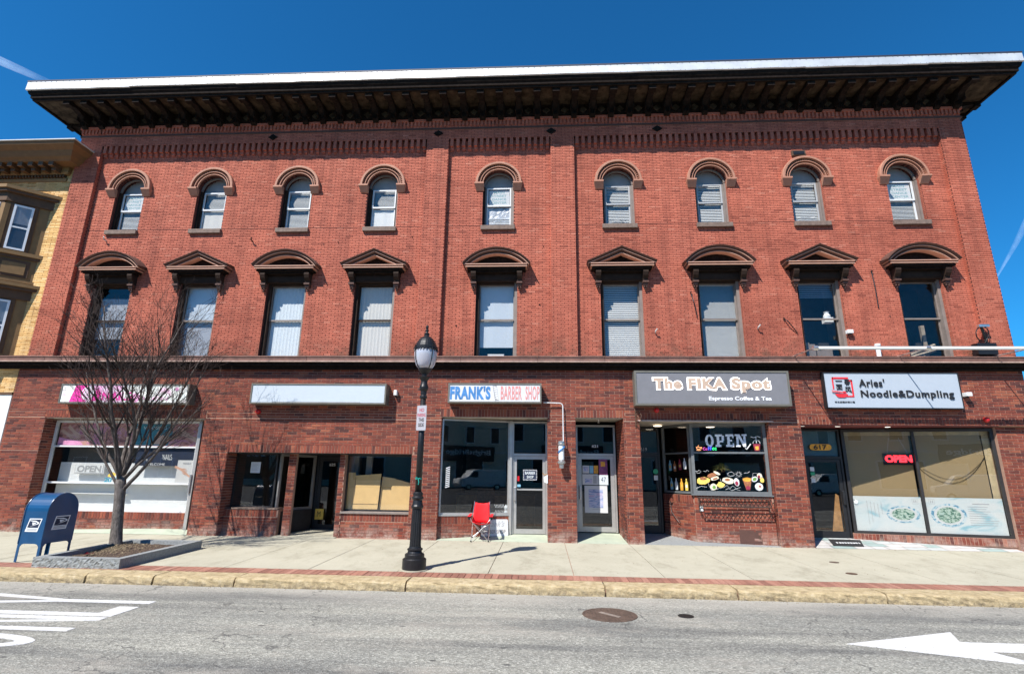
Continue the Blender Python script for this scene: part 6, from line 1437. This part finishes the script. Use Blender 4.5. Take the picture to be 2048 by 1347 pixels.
limbs = [((-8.40, 1.02), (-.55, -.1, 1.0), 1.7, .034), ((-8.44, 1.25), (-.80, .15, 1.0), 2.7, .036), ((-8.44, 1.3), (-.42, .25, 1.0), 3.1, .042), ((-8.44, 1.3), (-.14, -.25, 1.0), 3.5, .048),
         ((-8.44, 1.3), (.12, .2, 1.0), 3.6, .048), ((-8.44, 1.3), (.38, -.15, 1.0), 3.0, .040), ((-8.42, 1.2), (.66, .2, 1.0), 2.9, .038), ((-8.40, .98), (.80, -.1, 1.0), 2.8, .038), ((-8.43, 1.15), (-.2, -.5, 1.0), 2.0, .028), ((-8.42, 1.28), (.15, .5, 1.0), 2.0, .028), ((-8.42, 1.25), (1.05, .1, .95), 2.2, .028)]
for (x, z), d, l, r in limbs:
    mb = MB(); grow(Vector((x, -2.45, z)), Vector(d).normalized(), l, r, 0, mb); mb.build('limb', M['limb'], tree, smooth=True)
tw.build('twigs', M['twig'], tree, kind='stuff')

# ================================================================== CHAIR AND LEANING SIGN
ch = thing('camp_chair', 'red folding camp chair with steel legs before the barber shop window', 'chair', (-1.42, -.02, -.045))
def flz(y): return -.048+(.108*max(0, y)/.7)
cz = -.045
Fc = [(-1.62, -.18), (-1.22, -.14), (-1.64, .25), (-1.24, .29)]   # front left, front right, back left, back right
fabric = MB()
def patch(rows, n=8, seed=0, amp=.006):
    rr = random.Random(seed); vs = []; m = len(rows)-1
    for (a, b, sag) in rows:
        a, b = Vector(a), Vector(b)
        for i in range(n+1):
            f = i/n; p = a.lerp(b, f); p = p+Vector(sag)*(4*f*(1-f))+Vector((0, rr.uniform(-amp, amp), rr.uniform(-amp, amp))); vs.append(tuple(p))
    return vs, [(r_*(n+1)+i, r_*(n+1)+i+1, (r_+1)*(n+1)+i+1, (r_+1)*(n+1)+i) for r_ in range(m) for i in range(n)]
vs, fs = patch([((-1.64+.05*(q/7), .22-.16*(1-q/7)*0+.04*0+.10*(q/7)-.08, .34+.46*q/7), (-1.235-.02*(q/7), .25+.10*(q/7)-.08, .34+.46*q/7), (0, .05*(1-q/7)+.015, 0 if q < 7 else -.025)) for q in range(8)], 9, 3)
back = MB().add(vs, fs).build('backrest', M['red'], ch, smooth=True); so = back.modifiers.new('thick', 'SOLIDIFY'); so.thickness = .008
vs, fs = patch([((-1.60-.02*q/4, -.20+.42*q/4, .40-.06*q/4), (-1.20-.02*q/4, -.17+.42*q/4, .40-.06*q/4), (0, 0, -.05)) for q in range(5)], 9, 4)
seat = MB().add(vs, fs).build('seat', M['red'], ch, smooth=True); so = seat.modifiers.new('thick', 'SOLIDIFY'); so.thickness = .008
for a, b in ((Fc[0], Fc[1]), (Fc[1], Fc[0]), (Fc[2], Fc[3]), (Fc[3], Fc[2]), (Fc[0], Fc[2]), (Fc[1], Fc[3])):
    MB().tube([(a[0], a[1], flz(a[1])+.02), (b[0], b[1], .40 if b[1] < 0 else .33)], .0085, 7).build('leg', M['chrome'], ch)
for x, y in Fc: MB().lathe([(.018, 0), (.018, .02), (.010, .03)], (x, y, flz(y)), 10).build('foot', M['rubber'], ch)
for x, y in Fc[2:]: MB().tube([(x, y, flz(y)+.02), (x, y-.02, .55), (x+(.03 if x < -1.4 else -.01), y+.03, .82)], .008, 7).build('back_post', M['chrome'], ch)
for s_, x in ((-1, -1.68), (1, -1.17)):
    MB().add([(x-.03, -.20, .50), (x+.04, -.20, .50), (x+.03, .20, .53), (x-.03, .20, .53), (x-.03, -.20, .512), (x+.04, -.20, .512), (x+.03, .20, .542), (x-.03, .20, .542)], [(0, 1, 2, 3), (4, 5, 6, 7), (0, 1, 5, 4), (2, 3, 7, 6), (1, 2, 6, 5), (3, 0, 4, 7)]).build('armrest', M['red'], ch)
    MB().tube([(x+.02, -.16, .50), (Fc[0 if s_ < 0 else 1][0], -.18, .40)], .008, 6).build('arm_post', M['chrome'], ch)
    MB().lathe([(.036, 0), (.045, .08)], (x-.01*s_, -.14, .43), 12).build('cup_holder', M['rubber'], ch)
t = thing('leaning_sign', "white board reading Frank's Barber Shop leaning on the low wall behind the chair", 'sign', (-1.06, .38, 0))
LS, LL = fr2((-1.44, .30), (-.80, .49)); zt = .0
def lean(mbo, tilt=.16):
    for i, v in enumerate(mbo.v): mbo.v[i] = (v[0]-LS.nx*(v[2]-zt)*tilt, v[1]-LS.ny*(v[2]-zt)*tilt, v[2])
    return mbo
lean(MB().prism(LS, rrect(0, LL, .02, .40, .035), -.012, 0)).build('board', M['paper'], t)
q = MB(); text("Frank's", None, None, .10, .58, .235, .36, LS, .001, .001, shear=.45, body=q); lean(q).build('lettering', M['sash_grey'], t)
q = MB(); text('BARBER SHOP', None, None, .05, .60, .08, .165, LS, .001, .001, body=q); lean(q).build('lettering', M['sill'], t)

# ================================================================== YELLOW BUILDING ON THE LEFT
Y = thing('yellow_brick_building', 'yellow brick building with brown bay windows and bracketed cornice at the left edge', 'building', (-19, 4, -.05))
M['umber'] = plain('umber_crown', (.16, .078, .028), .7, var=.15); M['ochre'] = plain('ochre_brown_trim', (.22, .125, .045), .7, var=.14, vs=5, bs=.1); M['ochre_dk'] = plain('dark_ochre_trim', (.095, .045, .018), .7, var=.2)
M['pale_wall'] = plain('pale_painted_wall', (.66, .68, .68), .8, var=.04); M['win_w'] = plain('white_window_frame', (.76, .78, .80), .45, var=.03); M['room_b'] = plain('dim_blue_room', (.05, .07, .10), .8)
MB().box(-26, -13.80, .31, 10, -.05, 9.9).build('storeys', M['body'], Y)
yw = brickwall('wall', F0, -18, -13.77, 3.36, 4.2, YEL, Y, T=.3); brickwall('wall', F0, -18, -13.52, 4.2, 9.95, YEL, Y, T=.3)
MB().box(-26, -13.80, 0, .3, -.1, 3.30).build('painted_wall', M['pale_wall'], Y); MB().box(-26, -13.79, -.02, .3, 3.30, 3.36).build('band', M['ochre_dk'], Y)
MB().box(-26, -14.9, -.35, -.02, 4.12, 4.32).box(-26, -14.9, -.22, -.02, 3.98, 4.119).build('ledge', M['ledge'], Y)
cn = bpy.data.objects.new('cornice', None); COL.objects.link(cn); setp(cn, Y, (-18, -.3, 9.5))
prof = [(0, 9.92), (.42, 9.92), (.45, 9.96), (.52, 10.02), (.60, 10.16), (.74, 10.27), (.76, 10.36), (0, 10.36)]
MB().ushape(-26, -13.80, 0, 3, prof).build('crown', M['umber'], cn)
MB().ushape(-26, -13.80, 0, 3, [(0, 10.361), (.80, 10.361), (.80, 10.385), (0, 10.385)]).build('roof_edge', M['flash'], cn)
MB().ushape(-26, -13.80, 0, .3, [(0, 9.50), (.03, 9.50), (.05, 9.56), (.05, 9.60), (0, 9.60)]).ushape(-26, -13.80, 0, .3, [(0, 9.70), (.09, 9.70), (.12, 9.76), (.12, 9.919), (0, 9.919)]).build('bed_moulding', M['ochre'], cn)
mb = MB(); x = -18.5
while x < -13.8: mb.box(x, x+.05, -.10, 0, 9.61, 9.69); x += .095
mb.build('dentils', M['ochre_dk'], cn, kind='stuff')
src = MB().box(-.07, .07, -.42, -.12, 9.80, 9.915).box(-.06, .06, -.30, -.12, 9.71, 9.80).build('bracket', M['ochre_dk'], cn, origin=(0, -.12, 9.7))
for k_ in range(16): inst(src, 'bracket', cn, (-13.95-k_*.31, -.12, 9.7))
bpy.data.objects.remove(src)
# bay window: wall corner A, bay corner Bc, then its front face
A, Bc, Cc, Dd = (-14.02, .0), (-14.72, -.60), (-16.4, -.60), (-17.5, 0)
def bayring(off, z0, z1, mat, nm):
    o = lambda p_, dx, dy: (p_[0]+dx*off, p_[1]+dy*off)
    MB().hprism([o(A, 1.35, 0), o(Bc, .42, -1.0), o(Cc, -.42, -1.0), o(Dd, -1.35, 0), (-17.5, .1), (-14.02, .1)], z0, z1).build(nm, M[mat], Y)
bayring(0, 4.1, 8.60, 'ochre', 'bay')
for zz in (9.0, 6.28):
    bayring(.20, zz-.09, zz, 'ochre', 'bay_hood'); bayring(.15, zz-.17, zz-.091, 'ochre_dk', 'bay_hood'); bayring(.06, zz-.42, zz-.171, 'ochre_dk', 'bay_frieze')
bayring(.10, 7.08, 7.18, 'ochre', 'bay_sill'); bayring(.05, 7.00, 7.079, 'ochre_dk', 'bay_sill'); bayring(.04, 6.33, 6.40, 'ochre', 'bay_sill')
FB1, LB1 = fr2(Bc, A); FB2, LB2 = fr2(Cc, Bc)
for F_, L_, us in ((FB1, LB1, ((.17, .59),)), (FB2, LB2, ((.9, 1.55), (.1, .75)))):
    for u0_, u1_ in us:
        for z0_, z1_ in ((7.22, 8.52), (4.4, 5.80)):
            w_ = bpy.data.objects.new('bay_window', None); COL.objects.link(w_); setp(w_, Y, F_.p((u0_+u1_)/2, z0_))
            MB().fbox(F_, u0_-.09, u1_+.09, z0_-.03, z1_+.08, .001, .03).build('surround', M['ochre_dk'], w_)
            mb = MB().fbox(F_, u0_, u0_+.05, z0_, z1_, .031, .06).fbox(F_, u1_-.05, u1_, z0_, z1_, .031, .06).fbox(F_, u0_+.05, u1_-.05, z0_, z0_+.05, .031, .06).fbox(F_, u0_+.05, u1_-.05, z1_-.05, z1_, .031, .06).fbox(F_, u0_+.05, u1_-.05, (z0_+z1_)/2-.02, (z0_+z1_)/2+.02, .031, .055); mb.build('sash', M['win_w'], w_)
            MB().fbox(F_, u0_+.05, u1_-.05, z0_+.05, z1_-.05, .034, .040).build('room', M['room_b'], w_); MB().fbox(F_, u0_+.05, u1_-.05, z0_+.05, z1_-.05, .043, .046).build('pane', M['glass_up'], w_)
            MB().fbox(F_, u0_+.05, u1_-.05, (z0_+z1_)/2+.1, z1_-.05, .0405, .042).build('shade', M['screen'], w_)
    MB().fbox(F_, .14, L_-.14, 6.48, 6.96, 0, .02).build('panel', M['ochre_dk'], Y); MB().fbox(F_, .22, L_-.22, 6.55, 6.88, .021, .035).build('panel', M['ochre'], Y)
MB().hprism([(Bc[0]-.10, Bc[1]-.05), (Bc[0]+.03, Bc[1]-.06), (Bc[0]+.10, Bc[1]+.02), (Bc[0]+.02, Bc[1]+.10)], 7.18, 8.5).build('corner_post', M['ochre'], Y)

# ================================================================== ACROSS THE STREET (seen mirrored in the glass)
O = thing('beige_building', 'wide beige building across the street seen mirrored in the shop windows', 'building', (10, -56, -.27))
M['beige'] = plain('beige_stucco', (.72, .64, .50), .8, var=.1, vs=.5); M['van_w'] = plain('white_van_paint', (.88, .88, .87), .3, var=.03, coat=.4)
MB().box(-45, 60, -66, -56, -.27, 9.0).build('wall', M['beige'], O); MB().box(-45.5, 60.5, -66, -55.6, 9.001, 9.6).box(-45.2, 60.2, -55.99, -55.8, 4.3, 4.6).build('cornice', M['pale_wall'], O)
mb = MB(); mw = MB()
for q in range(26):
    x = -42+q*3.9; mw.box(x-.75, x+.75, -55.99, -55.93, 5.6, 8.0); mb.box(x-.6, x+.6, -55.925, -55.91, 5.75, 7.85)
    if q % 2: mw.box(x-2.2, x+2.2, -55.99, -55.93, .4, 3.6); mb.box(x-2.0, x+2.0, -55.925, -55.91, .5, 3.4)
mw.build('window_frames', M['win_w'], O); mb.build('window_glass', M['alu_bl'], O)
for q, x in enumerate((4, 24)):
    b_ = thing('shop_board', 'dark board with BrightBridge lettering on the building across the street' if q else 'second dark lettered board on the building across the street, further left', 'sign', (x, -55.8, 3.7))
    FO = Fr(x+4, -55.7, -1, 0); MB().fbox(FO, 0, 8, 3.2, 5.2, -.1, 0).build('board', M['black'], b_); text('BrightBridge', M['white'], b_, .6, 7.4, 3.9, 4.7, FO, .01, .02, bold=.02)
for q, (x, lb) in enumerate(((19.5, 'white cargo van parked across the street, the one mirrored in the barber shop window'), (29.5, 'white cargo van parked across the street, the one mirrored in the noodle shop door'))):
    v_ = thing('parked_van', lb, 'van', (x, -43, -.27), 'white vans across the street')
    VF = Fr(x+2.8, -42, -1, 0); pts = [(0, .1), (5.4, .1), (5.6, .45), (5.55, .95), (4.6, 1.15), (3.95, 1.85), (3.6, 1.95), (.1, 1.95), (0, 1.7)]
    MB().prism(VF, pts, -1.9, 0).build('body', M['van_w'], v_, bevel=.06)
    MB().prism(VF, [(3.35, 1.15), (4.4, 1.15), (3.85, 1.75), (3.35, 1.75)], .003, .012).build('window', M['alu_bl'], v_)
    MB().fbox(VF, 3.3, 3.32, .25, 1.8, .003, .008).fbox(VF, 1.6, 1.62, .25, 1.8, .003, .008).build('door_seam', M['sash_grey'], v_)
    for u_ in (1.0, 4.5):
        c_ = VF.p(u_, .07, .02)
        MB().prism(VF, arc(u_, .07, .36, 0, 345, 20), -.25, .03).build('wheel', M['rubber'], v_); MB().prism(VF, arc(u_, .07, .2, 0, 345, 16), .031, .04).build('rim', M['chrome'], v_)
    MB().fbox(VF, 5.45, 5.60, .55, .75, -.3, .004).build('headlight', M['paper'], v_)

O2 = thing('brown_building', 'long brown building across the street left of the beige building', 'building', (-78, -56, -.27))
MB().box(-112, -45.6, -66, -55, -.27, 13.0).build('wall', M['ledge'], O2); MB().box(-112.5, -45.55, -66, -54.6, 13.001, 13.7).build('cornice', M['ochre'], O2)
for q in range(16):
    for z in (.6, 5.0, 9.0):
        w_ = MB().box(-110+q*4.0, -108.2+q*4.0, -54.995, -54.93, z, z+2.4).build('window_frame', M['win_w'], O2); MB().box(-109.9+q*4.0, -108.3+q*4.0, -54.925, -54.91, z+.1, z+2.3).build('glass', M['alu_bl'], w_)
# ================================================================== CONTRAILS
def vapour():
    m, tt, b = newmat('thin_ice_vapour'); tt.nodes.remove(b); out = tt.nodes['Material Output']
    tr = N(tt, 'ShaderNodeBsdfTransparent'); df = N(tt, 'ShaderNodeBsdfTranslucent'); df.inputs[0].default_value = (.9, .93, 1, 1); d2 = N(tt, 'ShaderNodeBsdfDiffuse'); d2.inputs[0].default_value = (.9, .93, 1, 1)
    ad_ = N(tt, 'ShaderNodeAddShader'); mx = N(tt, 'ShaderNodeMixShader'); lw = N(tt, 'ShaderNodeLayerWeight'); lw.inputs[0].default_value = .5
    inv = N(tt, 'ShaderNodeMath', operation='SUBTRACT'); inv.inputs[0].default_value = 1; tt.links.new(lw.outputs['Facing'], inv.inputs[1])
    mu = N(tt, 'ShaderNodeMath', operation='MULTIPLY'); tt.links.new(inv.outputs[0], mu.inputs[0])
    tt.links.new(ramp(tt, noise(tt, wpos(tt), .006, 4), [(.3, (.03, .03, .03)), (.7, (.22, .22, .22))]), mu.inputs[1])
    tt.links.new(mu.outputs[0], mx.inputs[0]); tt.links.new(tr.outputs[0], mx.inputs[1]); tt.links.new(df.outputs[0], ad_.inputs[0]); tt.links.new(d2.outputs[0], ad_.inputs[1]); tt.links.new(ad_.outputs[0], mx.inputs[2]); tt.links.new(mx.outputs[0], out.inputs[0]); return m
M['vapour'] = vapour()
def raydir(px, py): return (fwd*FPX+r2*(px-1024)-u2*(py-673.5)).normalized()
def trail(pts, rad, lb):
    P = [CAMP+raydir(*p)*3200 for p in pts]
    o = MB().tube([tuple(p) for p in P], rad, 12).build('contrail', M['vapour'], None, smooth=True); tag(o, lb, 'contrail'); return o
trail([(-260, 10), (-60, 95), (30, 135), (105, 168), (150, 190)], [22, 20, 17, 12, 5], 'white contrail in the sky above the left end of the cornice')
trail([(2120, 330), (2060, 430), (2030, 490), (1990, 560)], [22, 15, 10, 3], 'faint contrail in the sky right of the brick building')
